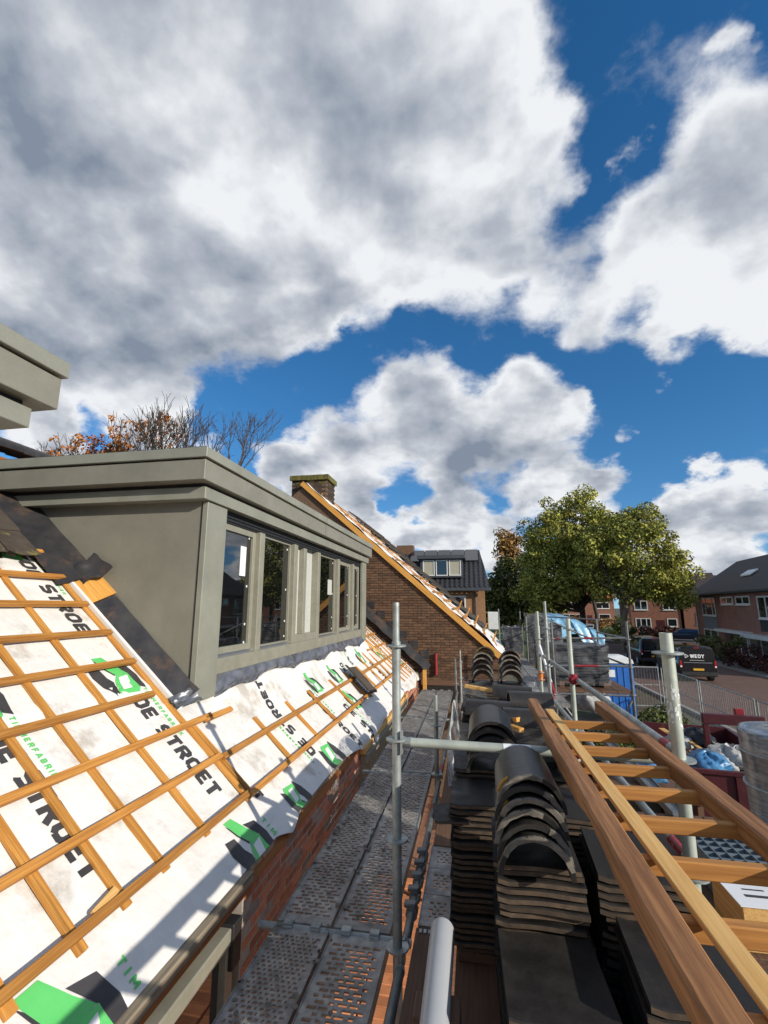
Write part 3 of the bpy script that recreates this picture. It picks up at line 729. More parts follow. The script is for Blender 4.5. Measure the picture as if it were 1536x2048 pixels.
# ------------------------------------------------------------------ tiles still lying on the upper roof
def pantile_mesh(name, m, w=0.30, l=0.40, t=0.014, amp=0.028, n=12):
    """lies in its local XY plane: X across, Y along the slope, Z up"""
    mb = MB()
    def zz(u): return amp * (0.5 + 0.5 * math.cos(u * 2 * math.pi)) if u < 0.5 else amp * (0.25 + 0.25 * math.cos(u * 2 * math.pi)) + 0.0
    us = frange(0, 1, n)
    rings = []
    for v in (0.0, 0.04, 0.96, 1.0):
        top = [(-w / 2 + u * w, (v - 0.5) * l, zz(u) + t * (0.6 if v in (0.0, 1.0) else 1.0)) for u in us]
        bot = [(-w / 2 + u * w, (v - 0.5) * l, zz(u)) for u in reversed(us)]
        rings.append(top + bot)
    mb.loft(rings)
    return make_mesh(name, mb, m, smooth=R(40))
old_tile = pantile_mesh('mossy_tile', M['old_tile'])
tilt = Matrix(((0, -CS, SN), (1, 0, 0), (0, SN, CS))).to_4x4()      # local X -> +Y, local Y -> up slope, local Z -> normal
for c in range(9):
    for r in range(6):
        Mx = Matrix.Translation(RP(3.02 + r * 0.32 + rnd.uniform(-.008, .008), 3.13 - c * 0.285, 0.012)) @ tilt @ Matrix.Rotation(R(-2.5), 4, 'X')
        inst('roof_tile', old_tile, house, Mx)
def half_round(name, m, r=0.125, l=0.40, t=0.016, n=14, taper=0.94):
    """ridge tile: axis along local Y, open side down"""
    mb = MB(); rings = []
    for v, k in ((0.0, 1.0), (0.02, 1.0), (0.98, taper), (1.0, taper)):
        a = [math.pi * i / n for i in range(n + 1)]
        outer = [(math.cos(q) * r * k, (v - 0.5) * l, math.sin(q) * r * k) for q in a]
        inner = [(math.cos(q) * (r * k - t), (v - 0.5) * l, math.sin(q) * (r * k - t)) for q in reversed(a)]
        rings.append(outer + inner)
    mb.loft(rings)
    return make_mesh(name, mb, m, smooth=R(40))
ridge_me = half_round('ridge_tile', M['ridge'])
ridge_moss_me = half_round('mossy_ridge_tile', M['ridge_moss'])
for k in range(14):
    inst('ridge_tile', ridge_me, house, Matrix.Translation(Vector(RP(RS + 0.02, 0.6 + k * 0.38, 0.0)) + Vector((0, 0, 0.0))) @ Matrix.Rotation(R(1.5), 4, 'X'))

# a single loose tile lying on the laths under the dormer
loose = pantile_mesh('loose_tile', M['old_tile'], w=0.30, l=0.42, t=0.02, amp=0.03)
lt = inst('loose_roof_tile', loose, None, Matrix.Translation(RP(0.545, 7.30, 0.03)) @ tilt @ Matrix.Rotation(R(-14), 4, 'Z') @ Matrix.Scale(1.25, 4))
tag(lt, 'single brown roof tile lying loose on the battens below the dormer windows', 'roof tile', None, 'thing')

# ------------------------------------------------------------------ dormers
M['pane'] = clear_mat('window_pane', (0.004, 0.005, 0.006), 0.80, 0.015)
M['pane'].node_tree.nodes['Principled BSDF'].inputs['IOR'].default_value = 2.7
M['inside'] = mat('dark_room', (0.012, 0.011, 0.010), (0.02, 0.018, 0.016), rough=0.9)
def dormer(y0, y1, label, full):
    t = thing('dormer', label, 'dormer', (-2.25, (y0 + y1) / 2, -0.7), 'grey green dormers on the near roof')
    ov = 0.0 if full else 0.12
    roof_x = lambda z: XE - (z - ZE) / math.tan(SA)
    for yy in (y0, y1 - 0.04):
        mb = MB(); zt, zb = 0.93, -0.74
        mb.prism([(-2.262, yy, zb), (roof_x(zb) - 0.12, yy, zb), (roof_x(zt) - 0.25, yy, zt), (-2.262, yy, zt)], (0, 0.04, 0))
        obj('cheek_panel', mb, M['dormer'], t)
    obj('corner_post', MB().box(-2.262, -2.212, y0 - 0.012, y0 + 0.315, -0.752, 0.882, 0.003), M['dormer_trim'], t)
    obj('corner_post', MB().box(-2.262, -2.212, y1 - 0.315, y1 + 0.012, -0.752, 0.882, 0.003), M['dormer_trim'], t)
    obj('corner_gap_strip', MB().box(-2.2745, -2.2625, y0 - 0.006, y0 + 0.002, -0.73, 0.88), M['frame_dark'], t)  # thin near-black strip along the gap between cheek and post
    obj('roof_edge', MB().box(-4.75, -2.115, y0 - 0.245, y1 + ov + 0.225, 1.205, 1.290, 0.003), M['dormer_trim'], t)
    obj('drip_gap', MB().box(-4.75, -2.16, y0 - 0.20, y1 + ov + 0.18, 1.190, 1.206), M['frame_dark'], t)
    obj('fascia', MB().box(-4.70, -2.137, y0 - 0.222, y1 + ov + 0.205, 1.020, 1.191, 0.003), M['dormer'], t)
    for yj in (y0 + 3.05,):
        obj('board_joint', MB().box(-2.1375, -2.1355, yj - 0.002, yj + 0.002, 1.022, 1.19), M['frame_dark'], t)
        obj('board_joint', MB().box(-2.1155, -2.1135, yj - 0.002, yj + 0.002, 1.207, 1.288), M['frame_dark'], t)
    obj('soffit', MB().box(-4.70, -2.22, y0 - 0.09, y1 + ov + 0.08, 0.985, 1.021), M['frame_dark'], t)  # near-black slab: shadow of the gap above the trim put into colour
    obj('lower_trim', MB().box(-4.6, -2.185, y0 - 0.112, y1 + ov + 0.105, 0.884, 0.986, 0.003), M['dormer_trim'], t)
    obj('roofing_sheet', MB().box(-4.72, -2.13, y0 - 0.23, y1 + ov + 0.21, 1.2895, 1.298), M['rubber'], t)
    if not full: 
        obj('front_wall', MB().box(-2.34, -2.262, y0 + 0.31, y1 - 0.31, -0.75, 0.884), M['frame'], t)
        return t
    # window wall
    obj('room', MB().box(-3.4, -3.3, y0 + 0.1, y1 - 0.1, -0.7, 0.95), M['inside'], t)
    obj('sill', MB().box(-2.36, -2.228, y0 + 0.315, y1 - 0.315, -0.585, -0.455, 0.004), M['frame'], t)
    obj('shutter_box', MB().box(-2.33, -2.275, y0 + 0.315, y1 - 0.315, 0.775, 0.884), M['frame_dark'], t)
    for k in range(3): obj('shutter_rail', MB().box(-2.276, -2.262, y0 + 0.315, y1 - 0.315, 0.79 + k * 0.033, 0.80 + k * 0.033), M['rubber'], t)
    edges = [y0 + 0.315]
    for c in (4.79, 5.80, 6.74, 7.80, 8.80):
        c += y0 - 3.64
        obj('mullion', MB().box(-2.37, -2.238, c - 0.058, c + 0.058, -0.455, 0.778, 0.003), M['frame'], t)
        edges += [c - 0.058, c + 0.058]
    edges.append(y1 - 0.315)
    for b in range(6):
        a, c = edges[2 * b], edges[2 * b + 1]
        if b == 2:
            p = obj('solid_panel', MB().box(-2.36, -2.335, a, c, -0.44, 0.776), M['white_panel'], t)
            obj('cover_strip', MB().box(-2.335, -2.26, a + 0.30, a + 0.40, -0.36, 0.776, 0.003), M['frame'], p)
            obj('panel_sill', MB().box(-2.335, -2.246, a, c, -0.455, -0.36, 0.003), M['frame'], p)
            continue
        w_ = 0.062 if b in (0, 5, 4) else 0.022
        f = MB(); x0, x1 = -2.345, -2.29
        f.box(x0, x1, a, a + w_, -0.452, 0.774, 0.002).box(x0, x1, c - w_, c, -0.452, 0.774, 0.002)
        f.box(x0, x1, a + w_, c - w_, -0.452, -0.452 + w_ + 0.02, 0.002).box(x0, x1, a + w_, c - w_, 0.774 - w_, 0.774, 0.002)
        win = obj('window', f, M['frame'], t)
        obj('glazing_strip', MB().box(x1 - 0.004, x1 + 0.006, a, c, -0.456, -0.425), M['alu'], win)
        obj('pane', MB().box(-2.325, -2.317, a + w_, c - w_, -0.452 + w_, 0.774 - w_), M['pane'], win)
        for zz in (0.70, 0.20, -0.18, -0.36):
            for q in (a + w_ + 0.05, c - w_ - 0.05):
                obj('spacer_dot', MB().box(-2.316, -2.312, q - 0.010, q + 0.010, zz - 0.011, zz + 0.011), M['sticker'], win)
        if b == 0: obj('paper_sticker', MB().box(-2.316, -2.313, c - w_ - 0.22, c - w_ - 0.10, 0.30, 0.60), M['sticker'], win)
        if b == 3: obj('paper_sticker', MB().box(-2.316, -2.313, c - w_ - 0.30, c - w_ - 0.08, 0.18, 0.42), M['white_panel'], win)
    for a, c in ((5.5, 6.25), (7.6, 8.55)):
        mb = MB(); mb.beam((-2.55, a - 0.7 + y0 - 3.64, -0.65), (-2.55, c + y0 - 3.64, 0.45), 0.07, 0.16, up=(1, 0, 0))
        obj('roof_brace', mb, M['lath'], t)
    return t
dm = dormer(3.64, 9.75, 'long grey green dormer with a row of windows rising from the underlay', True)
dormer(-4.42, 1.68, 'grey green dormer roof corner jutting in at the left edge', False)

# lead along the cheek and under the sill
def cheek_lead(s0, s1, seed, hi=0.12, w0=0.0):
    rr = random.Random(seed); ph = [rr.uniform(0, 6) for _ in range(6)]
    def fn(s, k):
        wob = 0.004 * math.sin(s * 5 + ph[0] + k * 2) + 0.0025 * math.sin(s * 17 + ph[1] - k * 4)
        y = 3.475 + k * 0.157; n = -0.035 + (k ** 1.2) * hi
        return RP(s, y - wob * 0.4 - w0 * (1 - k), n + wob)
    mb = MB().grid(fn, frange(s0, s1, 60), frange(0, 1, 8))
    k = len(mb.v); mb2 = MB().grid(lambda s, q: tuple(Vector(fn(s, q)) - Vector((SN, 0, CS)) * 0.003), frange(s0, s1, 60), frange(0, 1, 8))
    mb.add(mb2.v, [tuple(reversed(f)) for f in mb2.f])
    return mb
lf = obj('lead_flashing', cheek_lead(1.16, 2.42, 1), M['lead'], dm, smooth=True)
obj('lead_flashing', cheek_lead(2.55, 4.55, 2, 0.14, 0.16), M['lead'], dm, smooth=True)
mb = MB().prism([RP(2.30, 3.45, -0.03), RP(2.62, 3.45, -0.03), RP(2.62, 3.64, 0.10), RP(2.30, 3.64, 0.10)], (0.004, 0, 0.004))
obj('plywood_strip', mb, M['barge'], dm)
def flap(u, v):
    return Vector(RP(2.50 + 0.20 * u, 3.50 + 0.13 * v, 0.02 + 0.18 * v)) + Vector((0.06 * v * (1 - u) + 0.012 * math.sin(u * 9), -0.03 * v, 0.02 * math.sin(v * 7)))
obj('lead_flap', MB().grid(lambda u, v: tuple(flap(u, v)), frange(0, 1, 10), frange(0, 1, 10)), M['lead'], dm, smooth=True)
mb = MB(); mb.beam(RP(1.18, 3.455, -0.028), RP(3.0, 3.455, -0.028), 0.03, 0.045, up=(SN, 0, CS), bevel=0.003)
obj('white_edge_strip', mb, M['print_white'], dm)
def crumple(u, v):
    s = 1.10 + 0.12 * u; y = 3.40 + 0.24 * v
    return RP(s, y, 0.0 + 0.016 * math.sin(u * 6 + v * 4) + 0.012 * math.sin(v * 8 - u * 5) + 0.006 * math.sin(u * 15 + v * 13) + 0.05 * v)
obj('lead_corner', MB().grid(crumple, frange(0, 1, 14), frange(0, 1, 14)), M['lead_bright'], dm, smooth=R(35))
def apron(y, v):
    top = Vector((-2.234, y, -0.58))
    low = 1.125 - 0.02 * math.sin(y * 2.1) - 0.022 * math.sin(y * 5.7 + 1) - 0.018 * max(0.0, math.sin(y * 11.3)) ** 2
    s = 1.165 + (low - 1.165) * v
    p = Vector(RP(s, y, NM + mh(s, y) + 0.016 + 0.022 * math.sin(v * 3.14) * (0.4 + 0.6 * abs(math.sin(y * 5.1 + v * 2))) + 0.012 * math.sin(y * 23 + v * 9)))
    return tuple(top.lerp(p, min(1.0, v * 3.0)) if v < 0.333 else p)
obj('lead_apron', MB().grid(apron, frange(3.97, 9.42, 260), frange(0, 1, 14)), M['lead_bright'], dm, smooth=True)

# ------------------------------------------------------------------ the next house: brown gable, stripped roof, chimney
YG = 12.0
gx = lambda z: 0.54 - (z + 1.08) / 0.88          # verge line on the gable
gable_house = thing('gable_house', 'brown brick gable house behind the dormer with white sheeted roof slope', 'house', (-3, 14, GZ))
TOPX, TOPZ = -4.45, 3.31
mb = MB().prism([(0.50, YG + 0.012, GZ), (0.50, YG + 0.012, -1.10), (TOPX, YG + 0.012, TOPZ - 0.04), (-8.9, YG + 0.012, -0.7), (-8.9, YG + 0.012, GZ)], (0, 9.5, 0))
gwall = obj('wall', mb, M['mortar_b'], gable_house)
bm_b = [brick_mesh('brown_brick', M['brick_b'])]
spots = []; rnd = random.Random(11)
for r in range(72):
    z = -2.28 + r * 0.0625
    x = -2.95 + (0.11 if r % 2 else 0.0)
    while x + 0.12 < min(gx(z + 0.10), 0.48):
        spots.append(Matrix.Translation((x + 0.105, YG + rnd.uniform(-0.004, 0.004), z)) @ Matrix.Rotation(rnd.uniform(-0.008, 0.008), 4, 'Y'))
        x += 0.22
brick_field(gwall, spots, lambda i: 0, bm_b, 300, lambda m_: -(m_.translation.x + 0.3 * m_.translation.z))
up_g = Vector((-0.7507, 0, 0.6606)); nr_g = Vector((0.6606, 0, 0.7507))
def GP(s, y, n=0.0): return tuple(Vector((0.54, y, -1.08)) + up_g * s + nr_g * n)
mb = MB(); mb.beam(GP(-0.05, YG - 0.05, -0.07), GP(6.7, YG - 0.05, -0.07), 0.035, 0.13, up=tuple(nr_g), bevel=0.003)
obj('barge_board', mb, M['barge'], gable_house)
mb = MB().prism([GP(-0.1, YG - 0.03, -0.10), GP(6.65, YG - 0.03, -0.10), GP(6.65, YG - 0.03, 0.0), GP(-0.1, YG - 0.03, 0.0)], (0, 9.6, 0))
obj('roof_deck', mb, M['soffit'], gable_house)
def gsheet(s, y):
    h = 0.02 + 0.012 * math.sin(s * 9 + y * 4) + 0.010 * math.sin(y * 11 + s * 3) + (0.05 * math.sin(y * 5 + s * 2) ** 2 if s < 0.9 else 0)
    return GP(s, y, h)
gm = obj('roof_underlay', MB().grid(gsheet, frange(-0.30, 6.6, 110), frange(YG - 0.05, 21.4, 90)), M['membrane'], gable_house, smooth=True)
rnd = random.Random(21)
for k in range(20):
    if k > 7 and k % 2: continue
    s = 0.15 + k * 0.33
    mb = MB(); mb.beam(GP(s, YG + 0.05 + rnd.uniform(0, .3), 0.065), GP(s, 16.0, 0.065), 0.05, 0.03, up=tuple(nr_g))
    obj('batten', mb, M['batten'], gable_house)
for k in range(2):
    mb = MB(); y = YG + 0.9 + k * 1.1
    mb.beam(GP(0.0, y, 0.04), GP(6.4, y, 0.04), 0.05, 0.02, up=tuple(nr_g))
    obj('counter_batten', mb, M['counter'], gable_house)
for k in range(5):
    a = 0.25 + k * 0.28
    mb = MB(); mb.beam(GP(a, YG + 0.2 + k * 0.25, 0.05), GP(a + 0.1, YG + 0.25 + k * 0.25, 0.33), 0.03, 0.05, up=(0, 1, 0))
    obj('loose_batten_end', mb, M['counter'], gable_house)
mb = MB()
for i in range(16):
    s = 0.4 + i * 0.39
    for j in range(18):
        y = 16.2 + j * 0.30
        mb.prism([GP(s - 0.03, y, 0.12), GP(s + 0.36, y, 0.07), GP(s + 0.36, y + 0.15, 0.11), GP(s - 0.03, y + 0.15, 0.16)], (0.002, 0.14, -0.01))
obj('tiled_roof', mb, M['old_tile'], gable_house, kind='stuff')
# chimney
ch = obj('chimney', MB().box(-4.88, -3.88, 12.12, 12.86, 1.8, 3.44), M['mortar_b'], gable_house)
bm_c = brick_mesh('chimney_brick', M['brick_c']); bm_m = brick_mesh('mossy_brick', M['brick_moss'], l=0.11, h=0.14)
bm_cm = brick_mesh('mossy_course_brick', M['brick_moss'])
for r in range(23):
    z = 2.02 + r * 0.0625
    for i in range(5):
        x = -4.88 + (0.11 if r % 2 else 0.0) + i * 0.22
        if x + 0.2 > -3.86: continue
        inst('brick', bm_cm if (r > 19 and (i + r) % 3 == 0) else bm_c, ch, Matrix.Translation((x + 0.105, 12.114 + rnd.uniform(-.004, .004), z)))
    for i in range(3):
        y = 12.13 + (0.11 if r % 2 == 0 else 0.0) + i * 0.22
        inst('brick', bm_c, ch, Matrix.Translation((-3.874, y + 0.105, z)) @ rot_x)
obj('cap_slab', MB().box(-4.93, -3.83, 12.06, 12.92, 3.43, 3.50), M['brick_c'], ch)
for i in range(11):
    inst('brick', bm_m, ch, Matrix.Translation((-4.87 + i * 0.10, 12.05 + rnd.uniform(-.01, .01), 3.475)))
for i in range(7):
    inst('brick', bm_m, ch, Matrix.Translation((-3.82, 12.10 + i * 0.125, 3.475)) @ rot_x)
obj('cap_moss', MB().box(-4.92, -3.84, 12.07, 12.91, 3.50, 3.545, 0.01), M['brick_moss'], ch)
# lead on the gable where the near roof runs out
def step(s, y=YG - 0.02): return Vector(RP(s, y, 0.20))
mb = MB().grid(lambda s, v: tuple(Vector(RP(s, YG - 0.03 - 0.05 * v, 0.24 - 0.20 * v + 0.01 * math.sin(s * 14)))), frange(-0.15, 2.9, 50), frange(0, 1, 4))
obj('lead_flashing', mb, M['lead'], gable_house, smooth=True)
for k in range(7):
    p = Vector(RP(0.15 + k * 0.36, YG - 0.012, 0.20))
    obj('lead_step', MB().box(p.x - 0.02, p.x + 0.20, YG - 0.018, YG - 0.008, p.z - 0.02, p.z + 0.16), M['lead'], gable_house)
mb = MB().box(WX - 0.25, -1.05, YG - 0.10, YG - 0.02, -1.40, -1.10, 0.01)
obj('timber_end', MB().box(-1.24, -1.16, 11.4, 11.5, -2.0, -1.45, 0.004), M['barge'], gable_house)
obj('downpipe', MB().tube((-0.97, YG - 0.06, -1.62), (-0.97, YG - 0.06, -1.12), 0.035, 10), M['red_paint'], gable_house, smooth=R(40))
obj('dark_opening', MB().box(-1.30, -0.10, YG - 0.05, YG - 0.015, -2.2, -1.86), M['inside'], gable_house)
obj('opening_lintel', MB().box(-1.34, -0.06, YG - 0.06, YG - 0.015, -1.855, -1.74), M['brown_board'], gable_house)

# ------------------------------------------------------------------ scaffold decks
DZ = -1.75
def plank_mesh(name, cw, chh, hw, hh, L=2.545, W=0.318, stagger=True):
    """steel plank with real punched holes; local origin at the near left top corner, runs along +Y"""
    mb = MB(); rim = 0.022
    nx = int((W - 2 * rim) / cw); ny = int((L - 0.10) / chh)
    x0 = (W - nx * cw) / 2; y0 = (L - ny * chh) / 2
    for j in range(ny):
        ya, yb = y0 + j * chh, y0 + (j + 1) * chh
        sh = cw / 2 if (stagger and j % 2) else 0.0
        xs = [(x0 + i * cw + sh, x0 + (i + 1) * cw + sh) for i in range(nx if not sh else nx - 1)]
        if sh:
            mb.add([(x0, ya, 0), (x0 + sh, ya, 0), (x0 + sh, yb, 0), (x0, yb, 0)], [(0, 1, 2, 3)])
            mb.add([(W - x0 - sh, ya, 0), (W - x0, ya, 0), (W - x0, yb, 0), (W - x0 - sh, yb, 0)], [(0, 1, 2, 3)])
        for i, (xa, xb) in enumerate(xs):
            k = 1.0 if (i + j) % 3 else 0.55
            cx, cy = (xa + xb) / 2, (ya + yb) / 2
            a, b, c = hw / 2 * k, hh / 2, hh * 0.22
            mb.add([(xa, ya, 0), (xb, ya, 0), (xb, yb, 0), (xa, yb, 0), (cx - a, cy - b, 0), (cx + a, cy - b, 0), (cx + a, cy + b, 0), (cx - a, cy + b, 0),
                    (cx - a, cy - b, -.008), (cx + a, cy - b, -.008), (cx + a, cy + b, -.008), (cx - a, cy + b, -.008)],
                   [(0, 1, 5, 4), (1, 2, 6, 5), (2, 3, 7, 6), (3, 0, 4, 7), (4, 5, 9, 8), (5, 6, 10, 9), (6, 7, 11, 10), (7, 4, 8, 11)])
    mb.add([(0, 0, 0), (W, 0, 0), (W, y0, 0), (0, y0, 0)], [(0, 1, 2, 3)])
    mb.add([(0, L - y0, 0), (W, L - y0, 0), (W, L, 0), (0, L, 0)], [(0, 1, 2, 3)])
    for xa in (0.0, W - x0):
        mb.add([(xa, y0, 0), (xa + x0, y0, 0), (xa + x0, L - y0, 0), (xa, L - y0, 0)], [(0, 1, 2, 3)])
    mb.box(0, 0.004, 0, L, -0.065, 0.006).box(W - 0.004, W, 0, L, -0.065, 0.006).box(0.004, W - 0.004, 0, 0.004, -0.06, -0.001).box(0.004, W - 0.004, L - 0.004, L, -0.06, -0.001)
    return make_mesh(name, mb, M['plank'])
slot_me = plank_mesh('slotted_plank', 0.054, 0.034, 0.042, 0.020)
dot_me = plank_mesh('dotted_plank', 0.030, 0.028, 0.019, 0.017)
def claw_mesh():
    mb = MB()
    for x in (0.05, 0.21):
        mb.box(x, x + 0.055, -0.028, 0.01, -0.012, 0.010, 0.003).box(x, x + 0.055, -0.036, -0.026, -0.05, 0.010, 0.002)
    return make_mesh('claw', mb, M['galv'])
claw_me = claw_mesh()
PLANK_LABELS = {
 (0, 0): 'steel plank with small round holes, left one at the bottom edge', (0, 1): 'slotted steel plank at the bottom edge beside the pipe',
 (1, 0): 'slotted steel plank against the red brick wall, second bay', (1, 1): 'slotted steel plank right of the long dark gap, second bay',
 (2, 0): 'wall side steel plank in the third bay below the loose tile', (2, 1): 'outer steel plank in the third bay behind the transverse pipe',
 (3, 0): 'farthest wall side steel plank before the brown gable', (3, 1): 'farthest outer steel plank before the brown gable'}
for b in range(4):
    for c in range(2):
        loc = Vector((-1.172 + c * 0.335, 0.36 + b * 2.575, DZ - (0.012 if b == 0 else 0)))
        t = thing('steel_plank', PLANK_LABELS[(b, c)], 'scaffold plank', loc, 'perforated steel planks of the walkway')
        inst('deck_plate', dot_me if (b, c) == (0, 0) else slot_me, t, Matrix.Translation(loc))
        inst('hook', claw_me, t, Matrix.Translation(loc))
        inst('hook', claw_me, t, Matrix.Translation(loc + Vector((0, 2.545, 0))) @ Matrix.Scale(-1, 4, (0, 1, 0)))
for k, (yy, lb) in enumerate(((0.345, 'short transom pipe under the walkway planks nearest the camera'), (2.918, 'transom pipe carrying the plank hooks beside the left standard'), (5.493, 'transom pipe under the second plank joint along the brick wall'), (8.068, 'transom pipe under the farthest plank joint of the walkway'))):
    mb = MB().tube((-1.27, yy, DZ - 0.024), (-0.40, yy, DZ - 0.024), 0.0215, 12)
    obj('transom_pipe', mb, M['galv'], None, lb, 'scaffold tube', 'transom pipes under the walkway', smooth=R(40))
lower = thing('added_brick_bed', 'orange bricks added below the planks so the holes show sunlit orange', 'added bricks', (-0.85, 3, -3.1))  # added bricks, raised so low sun reaches them behind the plank holes
obj('pallet', MB().box(-1.2, -0.5, 0.8, 6.0, -3.12, -3.02), M['brown_board'], lower)
b_me = make_mesh('added_brick', MB().box(-0.105, 0.105, -0.05, 0.05, -0.03, 0.03, 0.004), M['brick_orange'])
for i in range(3):
    for j in range(46):
        inst('brick', b_me, lower, Matrix.Translation((-1.08 + i * 0.225, 0.9 + j * 0.11, -2.985)) @ Matrix.Rotation(random.uniform(-.04, .04), 4, 'Z'))
# concrete spatter on the near planks
rnd = random.Random(9); mb = MB()
for k in range(150):
    x, y = rnd.uniform(-1.16, -0.54), rnd.uniform(1.2, 5.3)
    if rnd.random() < 0.6: x = rnd.choice((-1.16, -0.87)) + abs(rnd.gauss(0, 0.025))
    n = 7; r_ = rnd.uniform(0.004, 0.018)
    ring = [(x + r_ * rnd.uniform(.6, 1.2) * math.cos(6.283 * i / n), y + r_ * rnd.uniform(.7, 1.4) * math.sin(6.283 * i / n), DZ + 0.0075) for i in range(n)]
    mb.prism(ring, (0, 0, 0.003))
obj('mortar_spatter', mb, M['mortar_rim'], None, 'dried grey mortar spatter on the steel planks', 'mortar', kind='stuff')

# ------------------------------------------------------------------ standards, ledgers
def rosette(mb, c, r=0.061):
    mb.tube((c[0], c[1], c[2] - 0.004), (c[0], c[1], c[2] + 0.005), r, 16)
    return mb
def standard(x, y, zt, discs, label, r=0.0245, mname='galv', spigot=True, z0=GZ):
    t = thing('scaffold_standard', label, 'scaffold pole', (x, y, z0), 'upright scaffold standards')
    if spigot:
        zs = zt - 0.22
        mb = MB().tube((x, y, z0), (x, y, zs), r, 16).tube((x, y, zs), (x, y, zt), r * 0.80, 16, hollow=0.003)
        mb.tube((x, y, zs - 0.11), (x, y, zs - 0.002), r * 1.07, 16)
    else: mb = MB().tube((x, y, z0), (x, y, zt), r, 16, hollow=0.004)
    obj('pole', mb, M[mname], t, smooth=R(40))
    for dz in discs:
        obj('rosette', rosette(MB(), (x, y, dz), r * 2.4), M['galv'], t, smooth=R(30))
    return t
M['galv_pale'] = mat('pale_galvanised', (0.50, 0.54, 0.47), (0.40, 0.44, 0.39), scale=9, rough=0.5, metal=0.3, c3=(0.60, 0.61, 0.55), c3_scale=6, c3_at=0.62, bump=0.0006)
standard(-0.455, 2.80, 0.02, (-0.225, -0.725, -1.225, -1.725), 'galvanised standard rising in the middle, nearest in front of the dormer')
st = standard(0.955, 2.735, -0.135, (-0.235, -0.735, -1.235, -1.735), 'thick pale standard with flaking white paint behind the timber ladder', r=0.030, mname='galv_pale', spigot=False)
mb = MB(); rnd = random.Random(4)
for k in range(120):
    a, z = rnd.uniform(0, 6.283), rnd.uniform(-0.62, -0.40) 
    w, h_ = rnd.uniform(0.15, 0.45), rnd.uniform(0.006, 0.022)
    mb.add([(0.955 + 0.0308 * math.cos(q), 2.735 + 0.0308 * math.sin(q), zz) for q, zz in ((a, z), (a + w, z + rnd.uniform(-.004, .004)), (a + w, z + h_), (a + w * .5, z + h_ * 1.3), (a, z + h_))], [(0, 1, 2, 3, 4)])
obj('flaking_paint', mb, M['sticker'], st, kind='stuff')
standard(-0.455, 5.42, -0.94, (-1.25, -1.725), 'short galvanised standard ending just above the walkway deck', spigot=False)
standard(-0.455, 10.6, -1.10, (-1.6,), 'left one of the slim twin poles before the brown gable', mname='galv_dark')
standard(-0.375, 11.4, -1.00, (-1.25, -1.6), 'right one of the slim twin poles before the brown gable')
standard(0.955, 5.40, -0.13, (-0.235, -0.735, -1.235), 'standard with red coupler where the sloping rail crosses it', mname='galv_pale', spigot=False)
standard(0.955, 7.05, 0.065, (-0.30, -0.80, -1.30), 'tallest pole in the row of right hand standards')
standard(0.955, 7.95, -0.08, (-0.50, -1.0, -1.5), 'far standard with an orange clamp left of the tallest pole', mname='galv_pale')
def ledger(name, a, b, label, red=None, r=0.0242, mname='galv', heads=True):
    t = thing(name, label, 'scaffold tube', tuple(Vector(a).lerp(Vector(b), 0.5)), 'scaffold ledgers and guard rails')
    obj('tube', MB().tube(a, b, r, 14), M[mname], t, smooth=R(40))
    d = (Vector(b) - Vector(a)).normalized()
    if heads:
        for p, sg in ((Vector(a), -1), (Vector(b), 1)):
            q = p + d * sg * 0.055
            mb = MB().tube(p, q, r * 1.15, 10, r2=r * 0.7)
            mb.box(q.x - 0.006, q.x + 0.006, q.y - 0.02, q.y + 0.02, q.z - 0.06, q.z + 0.055)
            obj('wedge_head', mb, M['galv'], t)
    if red:
        for f0, f1 in red:
            p, q = Vector(a).lerp(Vector(b), f0), Vector(a).lerp(Vector(b), f1)
            obj('red_band', MB().tube(p, q, r + 0.0008, 14), M['red_paint'], t, smooth=R(40))
    return t
cross = ledger('guard_rail', (-0.37, 2.785, -0.735), (0.89, 2.750, -0.742), 'pale transverse pipe crossing the stacks in front of the ridge tiles', red=((0.62, 0.70),), mname='galv_pale')
obj('peeling_tape', MB().tube((0.12, 2.77, -0.738), (0.26, 2.767, -0.739), 0.0256, 14), M['sticker'], cross, smooth=R(40))
ledger('guard_rail', (1.005, 2.98, -0.745), (0.985, 7.90, -0.735), 'long sloping looking rail ending in red above the skip', red=((0.0, 0.022), (0.47, 0.485)))
ledger('guard_rail', (1.005, 2.93, -1.245), (0.985, 7.00, -1.240), 'lower side rail running under the ladder with a red end', red=((0.0, 0.045),))
ledger('deck_ledger', (-0.43, 0.6, -1.77), (-0.43, 2.70, -1.77), 'ledger beside the walkway with red paint near the camera', red=((0.25, 0.72),), mname='galv_dark')
ld = ledger('deck_ledger', (-0.43, 2.92, -1.77), (-0.43, 5.32, -1.77), 'ledger along the walkway carrying a row of clamped couplers', red=((0.70, 0.75),), mname='galv_dark')
for k in range(5):
    y = 3.15 + k * 0.16
    mb = MB().tube((-0.43, y, -1.77), (-0.43, y + 0.07, -1.77), 0.036, 10)
    mb.box(-0.475, -0.405, y + 0.01, y + 0.06, -1.745, -1.72, 0.005).tube((-0.405, y + 0.035, -1.73), (-0.385, y + 0.035, -1.68), 0.008, 6)
    obj('coupler', mb, M['galv_dark'], ld, smooth=R(40))
ledger('deck_ledger', (-0.43, 5.52, -1.77), (-0.43, 10.5, -1.77), 'far ledger along the walkway towards the brown gable', red=((0.02, 0.06),), mname='galv_dark')
mb = MB().tube((0.955, 7.9, -0.60), (1.02, 7.1, -1.18), 0.02, 10)
t = obj('brace_tube', mb, M['sticker'], None, 'short white brace with red ends between the far standards', 'scaffold tube', smooth=R(40))
obj('red_band', MB().tube((1.005, 7.28, -1.05), (1.02, 7.1, -1.18), 0.0215, 10), M['red_paint'], t, smooth=R(40))
M['orange'] = mat('orange_clamp', (0.75, 0.22, 0.02), (0.6, 0.16, 0.02), rough=0.5)
